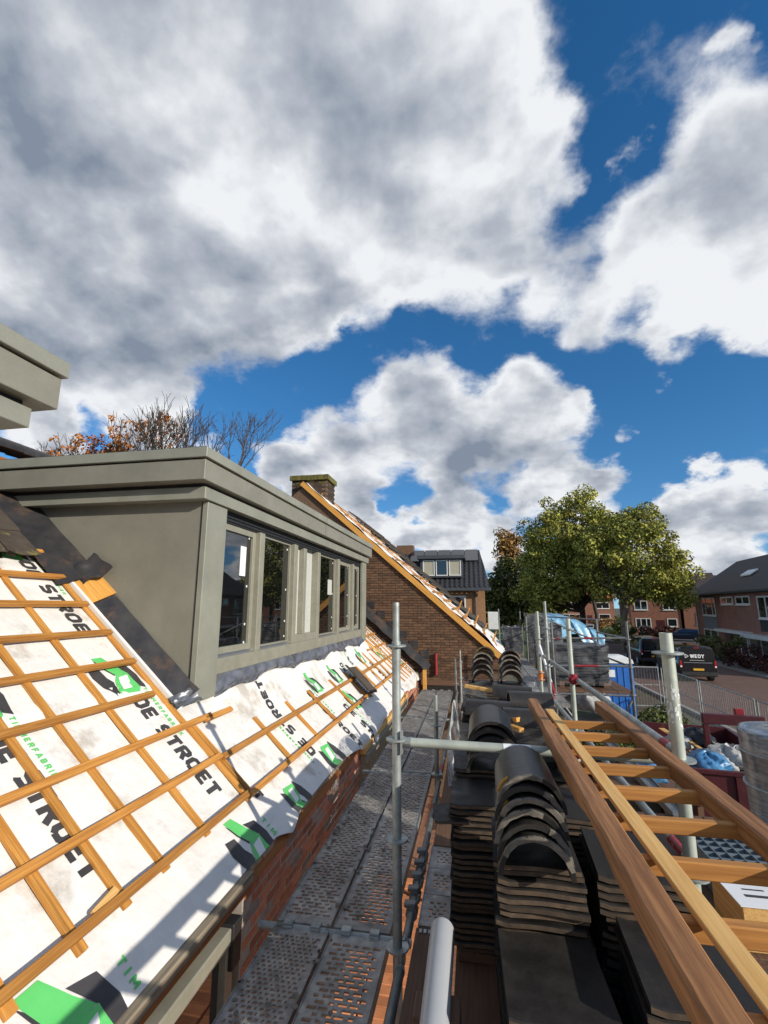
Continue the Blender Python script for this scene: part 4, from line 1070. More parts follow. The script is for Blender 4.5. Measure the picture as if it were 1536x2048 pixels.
t = obj('scaffold_clamp', MB().tube((0.955, 7.95, -1.08), (0.955, 7.95, -0.98), 0.034, 12).tube((0.955, 7.95, -1.11), (0.955, 7.95, -1.10), 0.058, 12), M['orange'], None, 'orange clamp on the far standard', 'clamp', smooth=R(40))
for (x, y, z, lb) in ((0.965, 5.36, -0.735, 'red coupler joining the long rail to the standard'), (0.965, 7.0, -1.24, 'red coupler at the far end of the lower rail')):
    mb = MB().tube((x, y - 0.05, z), (x, y + 0.05, z), 0.034, 10).tube((x, y, z - 0.045), (x, y, z + 0.05), 0.036, 10).box(x - 0.05, x - 0.02, y - 0.03, y + 0.03, z - 0.03, z + 0.03, 0.006)
    obj('tube_coupler', mb, M['red_paint'], None, lb, 'coupler', smooth=R(40))

# boards of the stacking bay
def board(x0, x1, y0, y1, z0, z1, label, mname='brown_board', name='scaffold_board', nails=False):
    o = obj(name, MB().box(x0, x1, y0, y1, z0, z1, 0.004), M[mname], None, label, 'board', 'boards on the stacking bay')
    if nails:
        mb = MB()
        for k in range(7): mb.box(x0 + 0.02 + k * 0.025, x0 + 0.035 + k * 0.025, y1 - 0.05, y1 - 0.02, z1, z1 + 0.006)
        obj('end_plate', mb, M['galv'], o)
    return o
board(-0.385, -0.175, 0.2, 3.02, -1.80, -1.75, 'brown scaffold board with toothed end plate beside the pipe', nails=True)
board(-0.37, -0.20, 3.95, 6.6, -1.795, -1.745, 'brown scaffold board leading along the stacks behind the short standard')
board(-0.16, 0.92, 0.2, 7.6, -1.82, -1.765, 'wide brown platform carrying the stacked roof tiles')
short_me = plank_mesh('short_plank', 0.040, 0.034, 0.024, 0.020, L=0.30, W=0.2)
for k, lb in enumerate(('short perforated steel panel, nearest of three by the couplers', 'short perforated steel panel, middle of three by the couplers', 'short perforated steel panel, farthest of three by the couplers')):
    o = inst('short_steel_plank', short_me, None, Matrix.Translation((-0.378, 3.04 + k * 0.305, -1.752)))
    tag(o, lb, 'scaffold plank', 'short steel panels beside the tile stacks')
    BASE[o.name] = Vector((0, 0, 0))
t = obj('grey_pipe', MB().tube((-0.165, 0.1, -1.40), (-0.180, 2.26, -1.31), 0.048, 28, hollow=0.004), M['pvc'], None, 'light grey plastic pipe lying beside the tile stacks at the bottom edge', 'pipe', smooth=R(40))
obj('timber_block', MB().box(-0.05, 0.03, 1.0, 1.55, -1.76, -1.55, 0.004), M['lath'], None, 'pale timber block standing between pipe and tile stack', 'timber')
obj('timber_block', MB().box(-0.26, -0.10, 1.9, 2.02, -1.75, -1.368, 0.004), M['brown_board'], None, 'dark timber bearer under the far end of the grey pipe', 'timber')

# ------------------------------------------------------------------ roof tiles in stacks
def flat_tile(name, w=0.335, l=0.425, t=0.024):
    mb = MB(); us = frange(0, 1, 8)
    def zz(u): return 0.006 * (0.5 - 0.5 * math.cos(u * 2 * math.pi)) + (0.009 if u < 0.07 else 0.0)
    rings = []
    for v, k in ((0.0, 0.004), (0.015, 0.0), (0.985, 0.0), (1.0, 0.004)):
        top = [(-w / 2 + u * w, (v - 0.5) * l, zz(u) + t - k) for u in us]
        bot = [(-w / 2 + u * w, (v - 0.5) * l, zz(u) + k) for u in reversed(us)]
        rings.append(top + bot)
    mb.loft(rings)
    mb.box(-w / 2 + 0.03, -w / 2 + 0.07, l / 2 - 0.03, l / 2 - 0.005, -0.004, 0.004).box(w / 2 - 0.07, w / 2 - 0.03, l / 2 - 0.03, l / 2 - 0.005, -0.004, 0.004)
    me = make_mesh(name, mb, [M['tile'], M['tile_edge']], smooth=R(30))
    for p in me.polygons:
        if abs(p.normal.y) > 0.9: p.material_index = 1
    return me
ft_me = flat_tile('concrete_tile')
rnd = random.Random(17); N_TILES = 0
def tile_stack(x, y, z0, z1, label, rot=0.0, group='roof tiles stacked on the scaffold', jitter=0.015, top_rot=0.0):
    global N_TILES
    n = int((z1 - z0) / 0.0285)
    for k in range(n):
        z = z1 - 0.034 - (n - 1 - k) * 0.0285
        a = rot + rnd.uniform(-0.035, 0.035)
        o = inst('roof_tile', ft_me, None, Matrix.Translation((x + rnd.uniform(-jitter, jitter), y + rnd.uniform(-jitter, jitter), z)) @ Matrix.Rotation(a, 4, 'Z') @ Matrix.Rotation(rnd.uniform(-.008, .008), 4, 'Y') @ Matrix.Rotation(rnd.uniform(-.006, .006), 4, 'X'))
        tag(o, label, 'roof tile', group, 'thing')
        N_TILES += 1
    if z0 > -1.74:
        mb = MB().box(x - 0.15, x + 0.15, y - 0.2, y + 0.2, -1.765, z1 - 0.036 - (n - 1) * 0.0285, 0.005)
        obj('pallet_block', mb, M['brown_board'], None, 'pallet block under the ' + label.split(' in ', 1)[-1], 'pallet', 'pallet blocks under tile stacks')
tile_stack(0.215, 2.40, -1.72, -1.00, 'dark roof tile in the stack below the nearest ridge tiles')
tile_stack(0.225, 1.935, -1.72, -1.215, 'dark roof tile in the low stack in front of the ridge tile stack', rot=0.04)
tile_stack(0.235, 1.47, -1.72, -1.34, 'dark roof tile in the low stack at the bottom edge', rot=0.06)
tile_stack(0.62, 2.42, -1.45, -1.03, 'dark roof tile in the stack under the ladder, beside the brown edged stack', rot=-0.06)
tile_stack(0.64, 1.95, -1.55, -1.14, 'dark roof tile in the second stack under the ladder', rot=-0.04)
tile_stack(0.66, 1.48, -1.60, -1.25, 'dark roof tile in the stack under the ladder at the bottom edge', rot=-0.05)
tile_stack(0.0, 3.02, -1.72, -1.03, 'black roof tile in the tall stack beside the short steel panels')
tile_stack(0.0, 3.48, -1.72, -0.99, 'black roof tile in the tall stack behind the transverse pipe')
tile_stack(0.42, 2.93, -1.40, -1.02, 'dark roof tile in the stack under the far end of the ladder')
tile_stack(0.44, 3.42, -1.35, -1.00, 'black roof tile in the stack right of the second ridge tile pile')
tile_stack(0.05, 4.45, -1.35, -1.02, 'black wrapped roof tile in the left stack behind the second ridge tiles', rot=1.57)
tile_stack(0.50, 4.45, -1.35, -1.04, 'black wrapped roof tile in the right stack behind the second ridge tiles', rot=1.57)
tile_stack(0.05, 5.25, -1.30, -0.97, 'black roof tile in the left stack before the far ridge tiles', rot=1.57)
tile_stack(0.50, 5.25, -1.30, -0.99, 'black roof tile in the right stack before the far ridge tiles', rot=1.57)
tile_stack(0.06, 6.10, -1.20, -0.90, 'roof tile in the left stack bearing the far ridge tiles')
tile_stack(0.42, 6.10, -1.20, -0.90, 'roof tile in the right stack bearing the far ridge tiles')
o = inst('roof_tile', ft_me, None, Matrix.Translation((-0.17, 2.88, -1.12)) @ Matrix.Rotation(R(8), 4, 'Z') @ Matrix.Scale(0.55, 4))
tag(o, 'small broken tile jutting left out of the tall black stack', 'roof tile', None, 'thing')

# ridge tiles
def arc_rim(r, t, a0, a1, y, n=14):
    mb = MB(); rr = random.Random(int(r * 1e4) + int(a0 * 50))
    outer, inner = [], []
    for i in range(n + 1):
        a = a0 + (a1 - a0) * i / n
        o_, i_ = r + rr.uniform(0.0, 0.004), r - t - rr.uniform(0.0, 0.006)
        outer.append((math.cos(a) * o_, math.sin(a) * o_)); inner.append((math.cos(a) * i_, math.sin(a) * i_))
    ring = lambda yy: [(x, yy, z) for x, z in outer] + [(x, yy, z) for x, z in reversed(inner)]
    mb.loft([ring(y - 0.003), ring(y + 0.012)])
    return mb
rim_me = [make_mesh('mortar_rim', arc_rim(0.1245, 0.011, a0, a1, -0.2), M['mortar_rim']) for a0, a1 in ((0.25, 2.6), (0.05, 1.1), (1.2, 3.05))]
lich_me = make_mesh('lichen_patch', arc_rim(0.128, 0.006, 2.25, 2.75, -0.16), M['yellow_lichen'])
ORD = ('first', 'second', 'third', 'fourth', 'fifth', 'sixth', 'seventh')
def ridge_pile(x, y, z, n, label, dy=0.042, dz=0.043, tiltx=-13, rims=True, scale=1.0, rz=0.0, lichen=()):
    for k in range(n):
        a = Matrix.Translation((x + rnd.uniform(-.006, .006), y + k * dy, z + k * dz)) @ Matrix.Rotation(rz + rnd.uniform(-.05, .05), 4, 'Z') @ Matrix.Rotation(R(tiltx), 4, 'X') @ Matrix.Scale(scale, 4)
        o = inst('ridge_tile', ridge_me, None, a)
        tag(o, '%s ridge tile from below in %s' % (ORD[k], label), 'ridge tile', 'half round ridge tiles piled on the stacks') if n > 1 else tag(o, label, 'ridge tile')
        BASE[o.name] = Vector((0, 0, 0))
        if rims:
            c = bpy.data.objects.new('mortar_rim', rim_me[k % 3]); COL.objects.link(c); c.parent = o
        if k in lichen:
            c = bpy.data.objects.new('lichen_patch', lich_me); COL.objects.link(c); c.parent = o
ridge_pile(0.195, 2.31, -1.000, 6, 'the tall nearest half round pile with mortar rims', lichen=(3, 5), scale=1.13, dy=0.030, dz=0.034, tiltx=1)
ridge_pile(0.080, 3.42, -0.985, 4, 'the half round pile behind the transverse pipe', rims=False, scale=1.25, lichen=(), dy=0.04, dz=0.04, tiltx=2)
ridge_pile(0.46, 3.52, -1.00, 1, 'single half round ridge tile half hidden by the ladder rail', rims=True)
ridge_pile(0.055, 6.05, -0.88, 4, 'the far left half round pile', dy=0.05, dz=0.055)
ridge_pile(0.385, 6.05, -0.88, 5, 'the far right half round pile', dy=0.05, dz=0.05)
o = inst('ridge_tile', ridge_moss_me, None, Matrix.Translation((0.10, 6.50, -0.65)) @ Matrix.Rotation(R(-8), 4, 'X'))
tag(o, 'mossy ridge tile at the very back of the far left pile', 'ridge tile', 'half round ridge tiles piled on the stacks')
for (x, y, z, rz, lb) in ((0.08, 4.78, -0.98, 88, 'brown ridge tile lying crosswise on the wrapped stacks'), (0.48, 5.0, -0.93, 96, 'black ridge tile lying crosswise right of the brown one'), (0.36, 5.55, -0.96, 83, 'black ridge tile lying crosswise before the far piles'), (0.40, 4.55, -1.0, 92, 'black ridge tile lying near the orange offcuts')):
    o = inst('ridge_tile', ridge_me, None, Matrix.Translation((x, y, z)) @ Matrix.Rotation(R(rz), 4, 'Z') @ Matrix.Rotation(R(3), 4, 'X'))
    tag(o, lb, 'ridge tile', 'ridge tiles lying crosswise')
# wrapped packs: crumpled clear foil round the far stacks
def foil(x0, x1, y0, y1, z0, z1, label, seed, mname='plastic_wrap'):
    rr = random.Random(seed); ph = [rr.uniform(0, 6) for _ in range(8)]
    def pt(a, v):
        per = [(x0, y0), (x1, y0), (x1, y1), (x0, y1), (x0, y0)]
        k = min(3, int(a * 4)); f = a * 4 - k
        x = per[k][0] + (per[k + 1][0] - per[k][0]) * f; y = per[k][1] + (per[k + 1][1] - per[k][1]) * f
        w = 0.018 * math.sin(a * 60 + ph[0] + v * 4) + 0.02 * math.sin(v * 9 + ph[1] + a * 14) + 0.01 * math.sin(a * 130 + v * 20)
        cx, cy = (x0 + x1) / 2, (y0 + y1) / 2
        d = Vector((x - cx, y - cy)).normalized()
        return (x + d.x * w, y + d.y * w, z0 + (z1 - z0) * v + 0.03 * v * math.sin(a * 37 + ph[2]))
    return obj('plastic_foil', MB().grid(pt, frange(0, 1, 72), frange(0, 1, 12)), M[mname], None, label, 'foil', smooth=True)
foil(-0.20, 0.75, 4.15, 5.55, -1.30, -0.97, 'crumpled clear foil around the middle tile packs', 3)
foil(-0.17, 0.66, 5.80, 6.55, -1.25, -0.86, 'crumpled clear foil around the far tile pack', 5)
M['net'] = clear_mat('white_net', (0.75, 0.75, 0.72), 0.55, 0.6, 30)
def net(u, v): return (-0.235 + 0.05 * math.sin(u * 9) * v, 3.75 + 1.5 * u, -0.93 - 0.34 * v - 0.05 * math.sin(u * 7))
obj('torn_net', MB().grid(net, frange(0, 1, 30), frange(0, 1, 10)), M['net'], None, 'torn whitish foil hanging down the left side of the packs', 'foil', smooth=True)
for (x0, x1, y, z, dz_, w, lb, mn) in ((-0.14, 0.36, 5.62, -0.87, -0.05, 0.05, 'pale thin lath lying across before the far ridge tiles', 'lath'), (0.20, 0.33, 4.55, -0.975, 0.03, 0.06, 'upper orange timber offcut on the wrapped stacks', 'barge'), (0.26, 0.34, 4.42, -1.0, 0.0, 0.05, 'lower orange timber offcut on the wrapped stacks', 'barge')):
    mb = MB().beam((x0, y, z), (x1, y - 0.12, z + dz_), w, 0.035, bevel=0.003)
    obj('timber_offcut', mb, M[mn], None, lb, 'timber', 'timber offcuts on the stacks')

# ------------------------------------------------------------------ timber ladder lying on the rails
LZ = -0.68
lad = thing('timber_ladder', 'long brown timber ladder lying flat across the rails over the tile stacks', 'ladder', (0.59, 2, LZ - 0.03))
def sawn_rail(x0, x1, y0, y1, z0, z1, seed, n=110):
    """rough sawn timber with a waney lower edge"""
    rr = random.Random(seed); rings = []; w = [0.0] * 4
    for k in range(n + 1):
        y = y0 + (y1 - y0) * k / n; c = 0.006
        w = [max(-0.004, min(0.004, q + rr.uniform(-.0016, .0016))) for q in w]
        bite = 0.020 * max(0.0, math.sin(y * 4.1 + seed) + 0.35 * math.sin(y * 11.3)) ** 2
        a, b, d, e = x0 + w[0], x1 + w[1], z0 + w[2], z1 + w[3] * 0.5
        rings.append([(a + c + bite * .5, y, d), (b - c, y, d), (b, y, d + c), (b, y, e - c), (b - c, y, e), (a + c, y, e), (a, y, e - c), (a, y, d + c + bite)])
    return MB().loft(rings)
rail_l = obj('rail', sawn_rail(0.338, 0.402, 0.1, 3.64, LZ - 0.024, LZ + 0.046, 1), M['ladder'], lad)
obj('rail', sawn_rail(0.772, 0.836, 0.1, 3.62, LZ - 0.026, LZ + 0.046, 2), M['ladder'], lad)
for k in range(11):
    y = 3.13 - k * 0.264
    obj('rung', MB().box(0.400, 0.774, y - 0.016, y + 0.016, LZ - 0.024, LZ + 0.018, 0.003), M['rung'], lad)
mb = MB().beam((0.442, 3.36, LZ + 0.028), (0.474, 0.3, LZ + 0.028), 0.048, 0.016, bevel=0.002)
obj('pale_lath', mb, M['lath'], None, 'long pale pine lath lying on the ladder rungs', 'lath')

# ------------------------------------------------------------------ mid ground: loading towers, packs, site things
for b in range(4):
    for c in range(2):
        loc = Vector((0.99 + c * 0.33, 9.6 + b * 2.575, DZ))
        lb = '%s steel plank of the far walkway, %s from the near end' % (('inner', 'outer')[c], ('first', 'second', 'third', 'fourth')[b])
        o = inst('steel_plank', slot_me, None, Matrix.Translation(loc))
        tag(o, lb, 'scaffold plank', 'steel planks of the far walkway')
for i, (x, y, zt, lb) in enumerate(((1.72, 9.7, -0.45, 'far walkway pole beside the wrapped pallets, first in the row'), (1.72, 12.3, -0.30, 'far walkway pole, second in the row'), (1.72, 14.9, -0.25, 'far walkway pole, third in the row'),
        (0.80, 17.5, -0.10, 'slim pole at the far end of the white sheeted roof'), (1.72, 17.5, -0.35, 'far walkway pole, fourth in the row'), (1.74, 20.0, -0.2, 'far walkway pole, last in the row'))):
    standard(x, y, zt, (zt - 0.35, zt - 0.85), lb, mname='galv_dark', spigot=False)
tow = (('front left', 1.60, 11.0, -0.35), ('front right', 3.11, 11.0, -0.32), ('rear left', 1.60, 13.57, -0.22), ('rear right', 3.11, 13.57, -0.35))
for nm, x, y, zt in tow: standard(x, y, zt, (-0.68, -1.24, -1.78, -2.6), nm + ' pole of the loading tower with the wrapped pallet', mname='galv_dark', spigot=False)
for a, b, lb, red in (((1.66, 11.0, -0.68), (3.05, 11.0, -0.66), 'upper front rail of the loading tower with a red band', ((0.0, 0.05), (0.42, 0.55))), ((1.66, 11.0, -1.24), (3.05, 11.0, -1.22), 'lower front rail of the loading tower with a long red band', ((0.25, 0.60),)),
        ((3.11, 11.06, -0.67), (3.11, 13.5, -0.67), 'upper right side rail of the loading tower', None), ((3.11, 11.06, -1.23), (3.11, 13.5, -1.23), 'lower right side rail of the loading tower', None),
        ((1.60, 11.0, -1.80), (3.11, 11.0, -1.80), 'front deck ledger of the loading tower', None), ((3.11, 13.5, -0.35), (2.4, 24.0, -0.45), 'long rail leading away behind the loading tower', None),
        ((1.66, 11.02, -1.9), (3.05, 11.02, -3.9), 'diagonal brace under the front of the loading tower', None), ((3.11, 11.1, -1.9), (2.75, 11.0, -2.5), 'short strut under the right corner of the loading tower', None),
        ((1.60, 11.1, -3.9), (1.60, 13.5, -2.0), 'diagonal brace on the left side of the loading tower', None), ((1.66, 13.57, -0.25), (3.05, 13.57, -0.9), 'diagonal back brace of the loading tower', None)):
    ledger('tower_rail', a, b, lb, red, r=0.022, mname='galv_dark', heads=False)
for k in range(5):
    obj('tower_plank', MB().box(1.57 + k * 0.312, 1.875 + k * 0.312, 11.0, 13.55, -1.77, -1.72, 0.004), M['brown_board'], None, 'dark deck plank of the loading tower, %s from the left' % ('first', 'second', 'third', 'fourth', 'fifth')[k], 'scaffold plank', 'planks of the loading tower')

def wrapped_pack(x0, x1, y0, y1, z0, z1, label, seed, layers=14):
    rr = random.Random(seed)
    t = thing('wrapped_pallet', label, 'pallet', ((x0 + x1) / 2, (y0 + y1) / 2, z0), 'foil wrapped pallets of goods')
    mb = MB(); h = (z1 - z0 - 0.12) / layers
    rings = []
    for k in range(layers + 1):
        for q in (0.0, 0.75):
            z = z0 + 0.12 + (k + q) * h
            o = (0.0 if q == 0 else -0.012) + rr.uniform(-0.014, 0.014)
            if z > z1: continue
            ring = []
            for i in range(40):
                a = i / 40; kx = int(a * 4); f = a * 4 - kx
                per = [(x0, y0), (x1, y0), (x1, y1), (x0, y1), (x0, y0)]
                x = per[kx][0] + (per[kx + 1][0] - per[kx][0]) * f; y = per[kx][1] + (per[kx + 1][1] - per[kx][1]) * f
                d = Vector((x - (x0 + x1) / 2, y - (y0 + y1) / 2)).normalized() * (o + 0.012 * math.sin(a * 50 + z * 9) + rr.uniform(-.004, .004))
                ring.append((x + d.x, y + d.y, z + 0.012 * math.sin(a * 23 + k)))
            rings.append(ring)
    obj('wrapped_goods', MB().loft(rings), M['black_wrap'], t)
    obj('pallet', MB().box(x0 + 0.03, x1 - 0.03, y0 + 0.02, y1 - 0.02, z0 + 0.09, z0 + 0.12).box(x0 + 0.03, x0 + 0.13, y0 + 0.02, y1 - 0.02, z0, z0 + 0.09).box(x1 - 0.13, x1 - 0.03, y0 + 0.02, y1 - 0.02, z0, z0 + 0.09).box((x0 + x1) / 2 - .05, (x0 + x1) / 2 + .05, y0 + 0.02, y1 - 0.02, z0, z0 + 0.09), M['brown_board'], t)
    rr = random.Random(seed + 50); ph = [rr.uniform(0, 6) for _ in range(4)]
    def pt(a, v):
        per = [(x0, y0), (x1, y0), (x1, y1), (x0, y1), (x0, y0)]
        kx = min(3, int(a * 4)); f = a * 4 - kx
        x = per[kx][0] + (per[kx + 1][0] - per[kx][0]) * f; y = per[kx][1] + (per[kx + 1][1] - per[kx][1]) * f
        d = Vector((x - (x0 + x1) / 2, y - (y0 + y1) / 2)).normalized() * (0.035 + 0.015 * math.sin(a * 40 + ph[0]) + 0.015 * math.sin(v * 11 + a * 9 + ph[1]))
        return (x + d.x, y + d.y, z0 + 0.05 + (z1 - z0) * v + 0.03 * v * math.sin(a * 31 + ph[2]))
    obj('wrap_foil', MB().grid(pt, frange(0, 1, 60), frange(0, 1, 10)), M['plastic_wrap'], t, smooth=True)
    return t
wrapped_pack(1.72, 2.78, 11.35, 12.3, -1.72, -0.85, 'black layered goods in foil on the loading tower deck', 1)
wrapped_pack(1.80, 2.50, 15.2, 16.2, -2.6, -0.55, 'grey foil wrapped pallet standing behind the loading tower', 2)
wrapped_pack(1.90, 2.6, 18.8, 19.8, -2.2, -0.32, 'farthest grey foil wrapped pallet below the trees', 3)
wrapped_pack(0.98, 1.60, 17.8, 18.7, -1.74, -0.75, 'small foil wrapped pallet at the end of the far walkway', 4)

# lower platform at the right: roll, crates, box
for k in range(5):
    obj('tower_plank', MB().box(1.62 + k * 0.37, 1.98 + k * 0.37, 4.0, 6.3, -2.32, -2.26, 0.004), M['brown_board'], None, 'dark plank of the low platform under the crates, %s from the left' % ('first', 'second', 'third', 'fourth', 'fifth')[k], 'scaffold plank', 'planks of the low platform')
obj('metal_channel', MB().box(2.02, 2.17, 6.15, 9.2, -2.27, -2.21, 0.006).box(2.02, 2.03, 6.15, 9.2, -2.21, -2.185).box(2.16, 2.17, 6.15, 9.2, -2.21, -2.185), M['galv_dark'], None, 'dull grey metal channel lying beyond the ladder rungs', 'metal channel')
for nm, x, y in (('front left', 1.60, 4.05), ('rear left', 1.60, 6.35), ('front right', 3.5, 4.05), ('rear right', 3.5, 6.35)):
    standard(x, y, -2.18, (-2.4, -3.2), nm + ' short post of the low platform', mname='galv_dark', spigot=False)
M['wrap_silver'] = mat('silver_wrapped_roll', (0.20, 0.215, 0.235), (0.42, 0.44, 0.46), scale=2.2, rough=0.14, rough2=0.35, metal=0.55, bump=0.010, stretch=(0.6, 0.6, 7), c3=(0.09, 0.10, 0.11), c3_scale=1.6, c3_at=0.55)
roll = thing('wrapped_roll', 'upright silver roll in shiny clear foil at the right edge', 'roll', (2.72, 5.2, -2.26))
prof = [(0.30, 0.0), (0.335, 0.02), (0.33, 0.25), (0.345, 0.29), (0.338, 0.33), (0.342, 0.62), (0.355, 0.66), (0.345, 0.70), (0.35, 0.90), (0.36, 0.94), (0.352, 0.98), (0.362, 1.13), (0.35, 1.155), (0.30, 1.145), (0.28, 1.10)]
obj('roll_body', MB().lathe(prof, (2.72, 5.2, -2.26), 40), M['wrap_silver'], roll, smooth=True)
for z in (0.31, 0.68, 0.96):
    obj('strap_band', MB().lathe([(0.349, z - 0.008), (0.358 + 0.006, z - 0.006), (0.364, z + 0.006), (0.349, z + 0.008)], (2.72, 5.2, -2.26), 40), M['galv'], roll, smooth=True)
M['crate'] = mat('blue_grey_crate', (0.15, 0.19, 0.225), (0.12, 0.155, 0.185), scale=6, rough=0.5)
def crate(x0, x1, y0, y1, z0, z1, label):
    t = thing('plastic_crate', label, 'crate', ((x0 + x1) / 2, (y0 + y1) / 2, z0), 'blue grey plastic crates')
    obj('crate_body', MB().box(x0, x1, y0, y1, z0, z1 - 0.03, 0.012), M['crate'], t)
    n = 7; m_ = 8
    for i in range(n + 1): obj('lid_rib', MB().box(x0 + (x1 - x0 - .012) * i / n, x0 + (x1 - x0 - .012) * i / n + 0.012, y0, y1, z1 - 0.03, z1, 0.002), M['crate'], t)
    mb = MB()
    for j in range(m_ + 1): obj('lid_cross_rib', MB().box(x0, x1, y0 + (y1 - y0 - .01) * j / m_, y0 + (y1 - y0 - .01) * j / m_ + 0.01, z1 - 0.03, z1 - 0.004), M['crate'], t)
    mb = MB()
    for i in range(9): obj('side_rib', MB().box(x0 + (x1 - x0 - .02) * i / 8, x0 + (x1 - x0 - .02) * i / 8 + 0.018, y0 - 0.012, y0, z0 + 0.02, z1 - 0.04, 0.002), M['crate'], t)
crate(1.78, 2.42, 4.62, 5.42, -2.26, -1.99, 'blue grey ribbed crate below the ladder, beside the silver roll')
crate(2.28, 2.95, 4.10, 4.58, -2.26, -1.95, 'blue grey ribbed crate at the right edge in front of the roll')
bx = thing('insulation_pack', 'pale yellow insulation pack with white printed label at the right edge', 'package', (2.1, 4.15, -2.26))
obj('pack_body', MB().box(1.70, 2.25, 4.05, 4.50, -2.26, -1.99, 0.006), M['lath'], bx)
obj('paper_label', MB().box(1.69, 2.26, 4.04, 4.51, -1.99, -1.984), M['sticker'], bx)
obj('label_line', MB().box(1.78, 1.98, 4.16, 4.19, -1.9835, -1.982), M['print_dark'], bx)
obj('label_line', MB().box(1.80, 1.94, 4.25, 4.265, -1.9835, -1.982), M['print_dark'], bx)

# skip with rubble
M['maroon'] = mat('maroon_steel', (0.085, 0.012, 0.018), (0.055, 0.009, 0.013), scale=5, rough=0.45, c3=(0.12, 0.05, 0.035), c3_scale=3, c3_at=0.64)
M['blue_sheet'] = mat('blue_plastic', (0.09, 0.26, 0.48), (0.05, 0.18, 0.38), scale=4, rough=0.35, bump=0.02)
M['white_bag'] = mat('white_bag', (0.46, 0.46, 0.44), (0.30, 0.30, 0.29), scale=5, rough=0.6, bump=0.02)
skip = thing('waste_skip', 'open maroon steel skip full of timber and plastic waste', 'skip', (4.6, 11.6, GZ))
ROT = Matrix.Translation((4.55, 11.55, 0)) @ Matrix.Rotation(R(-8), 4, 'Z')
def rbox(x0, x1, y0, y1, z0, z1, bv=0.0): return MB().box(x0, x1, y0, y1, z0, z1, bv, ROT)
sx, sy0, sy1, st_, sb = 0.92, -1.7, 1.75, -2.88, GZ + 0.12
obj('side_wall', rbox(-sx, -sx + 0.05, sy0, sy1, sb, st_), M['maroon'], skip); obj('side_wall', rbox(sx - 0.05, sx, sy0, sy1, sb, st_), M['maroon'], skip)
obj('end_wall', rbox(-sx + .05, sx - .05, sy0, sy0 + 0.05, sb, st_), M['maroon'], skip); obj('end_wall', rbox(-sx + .05, sx - .05, sy1 - 0.05, sy1, sb, st_ + 0.1), M['maroon'], skip)
obj('floor', rbox(-sx + .05, sx - .05, sy0 + .05, sy1 - .05, sb, sb + 0.06), M['maroon'], skip)
for a in (-sx - 0.03, sx - 0.05): obj('rim', rbox(a, a + 0.08, sy0 - 0.03, sy1 + 0.03, st_, st_ + 0.08, 0.01), M['maroon'], skip)
obj('rim', rbox(-sx + .05, sx - .05, sy0 - 0.04, sy0 + 0.04, st_, st_ + 0.08, 0.01), M['maroon'], skip)
for k in range(6): obj('side_rib', rbox(-sx - 0.05, -sx, sy0 + 0.25 + k * 0.6, sy0 + 0.33 + k * 0.6, sb, st_), M['maroon'], skip)
for k in range(3): obj('end_rib', rbox(-sx + 0.3 + k * 0.6, -sx + 0.38 + k * 0.6, sy0 - 0.05, sy0, sb, st_), M['maroon'], skip)
yoke = thing('skip_frame', 'dark maroon steel bracket standing up at the end of the skip', 'frame', (5.2, 11.9, -2.9))
obj('bar', rbox(0.05, 1.15, 0.15, 0.28, -2.42, -2.22, 0.01), M['maroon'], yoke)
obj('upright', rbox(0.05, 0.15, 0.16, 0.27, -2.90, -2.42, 0.01), M['maroon'], yoke); obj('upright', rbox(0.78, 0.88, 0.16, 0.27, -2.90, -2.42, 0.01), M['maroon'], yoke)
obj('red_knob', rbox(0.70, 0.86, 0.32, 0.44, -2.3, -2.12, 0.01), M['red_paint'], yoke)
rnd = random.Random(8)
WOODS = ['lath', 'barge', 'brown_board', 'rung', 'lath']
for k in range(16):
    x, y, a = rnd.uniform(-0.5, 0.5), rnd.uniform(-0.9, 1.2), rnd.uniform(-1.2, 1.2)
    l = rnd.uniform(0.7, 1.4)
    c = ROT @ Vector((x, y, 0)); z = -3.05 + rnd.uniform(-0.12, 0.20)
    d = Vector((math.sin(a), math.cos(a), rnd.uniform(-.08, .08))) * l / 2
    p, q = Vector((c.x, c.y, z)) - d, Vector((c.x, c.y, z)) + d
    obj('waste_plank', MB().beam(p, q, rnd.uniform(.06, .16), 0.025), M[WOODS[k % 5]], None, 'broken plank thrown on the rubble in the maroon skip', 'plank', 'waste planks in the skip')
def heap(cx, cy, cz, rx, ry, rz, seed, n=14, rough=0.25):
    rr = random.Random(seed); ph = [rr.uniform(0, 6) for _ in range(8)]
    def fn(a, v):
        th, el = a * 2 * math.pi, (v - 0.15) * math.pi / 1.7
        k = 1 + rough * (0.5 * math.sin(3 * th + ph[0] + 2 * el) + 0.35 * math.sin(7 * th + ph[1] + 5 * el) + 0.25 * math.sin(13 * th + 9 * el + ph[2]))
        return (cx + rx * k * math.cos(th) * math.cos(el), cy + ry * k * math.sin(th) * math.cos(el), cz + rz * k * math.sin(el))
    return MB().grid(fn, frange(0, 1, 2 * n), frange(0, 1, n))
for cx, cy, cz, r_, m_, lb in ((4.25, 10.75, -2.98, 0.34, 'blue_sheet', 'crumpled blue plastic sheet in the skip'), (4.70, 11.05, -2.95, 0.36, 'white_bag', 'white rubble bag beside the blue sheet in the skip'), (5.1, 11.5, -2.98, 0.26, 'white_bag', 'small white bag at the right side of the skip'),
        (4.75, 12.4, -2.92, 0.33, 'black_wrap', 'dark foil bundle at the back of the skip'), (4.30, 12.2, -2.98, 0.26, 'white_bag', 'pale crumpled bag at the back left of the skip')):
    obj('waste_bag', heap(cx, cy, cz, r_, r_ * 1.2, r_ * 0.7, int(cx * 100 + cy * 10)), M[m_], None, lb, 'bag', 'bags and sheets in the skip', smooth=R(60))
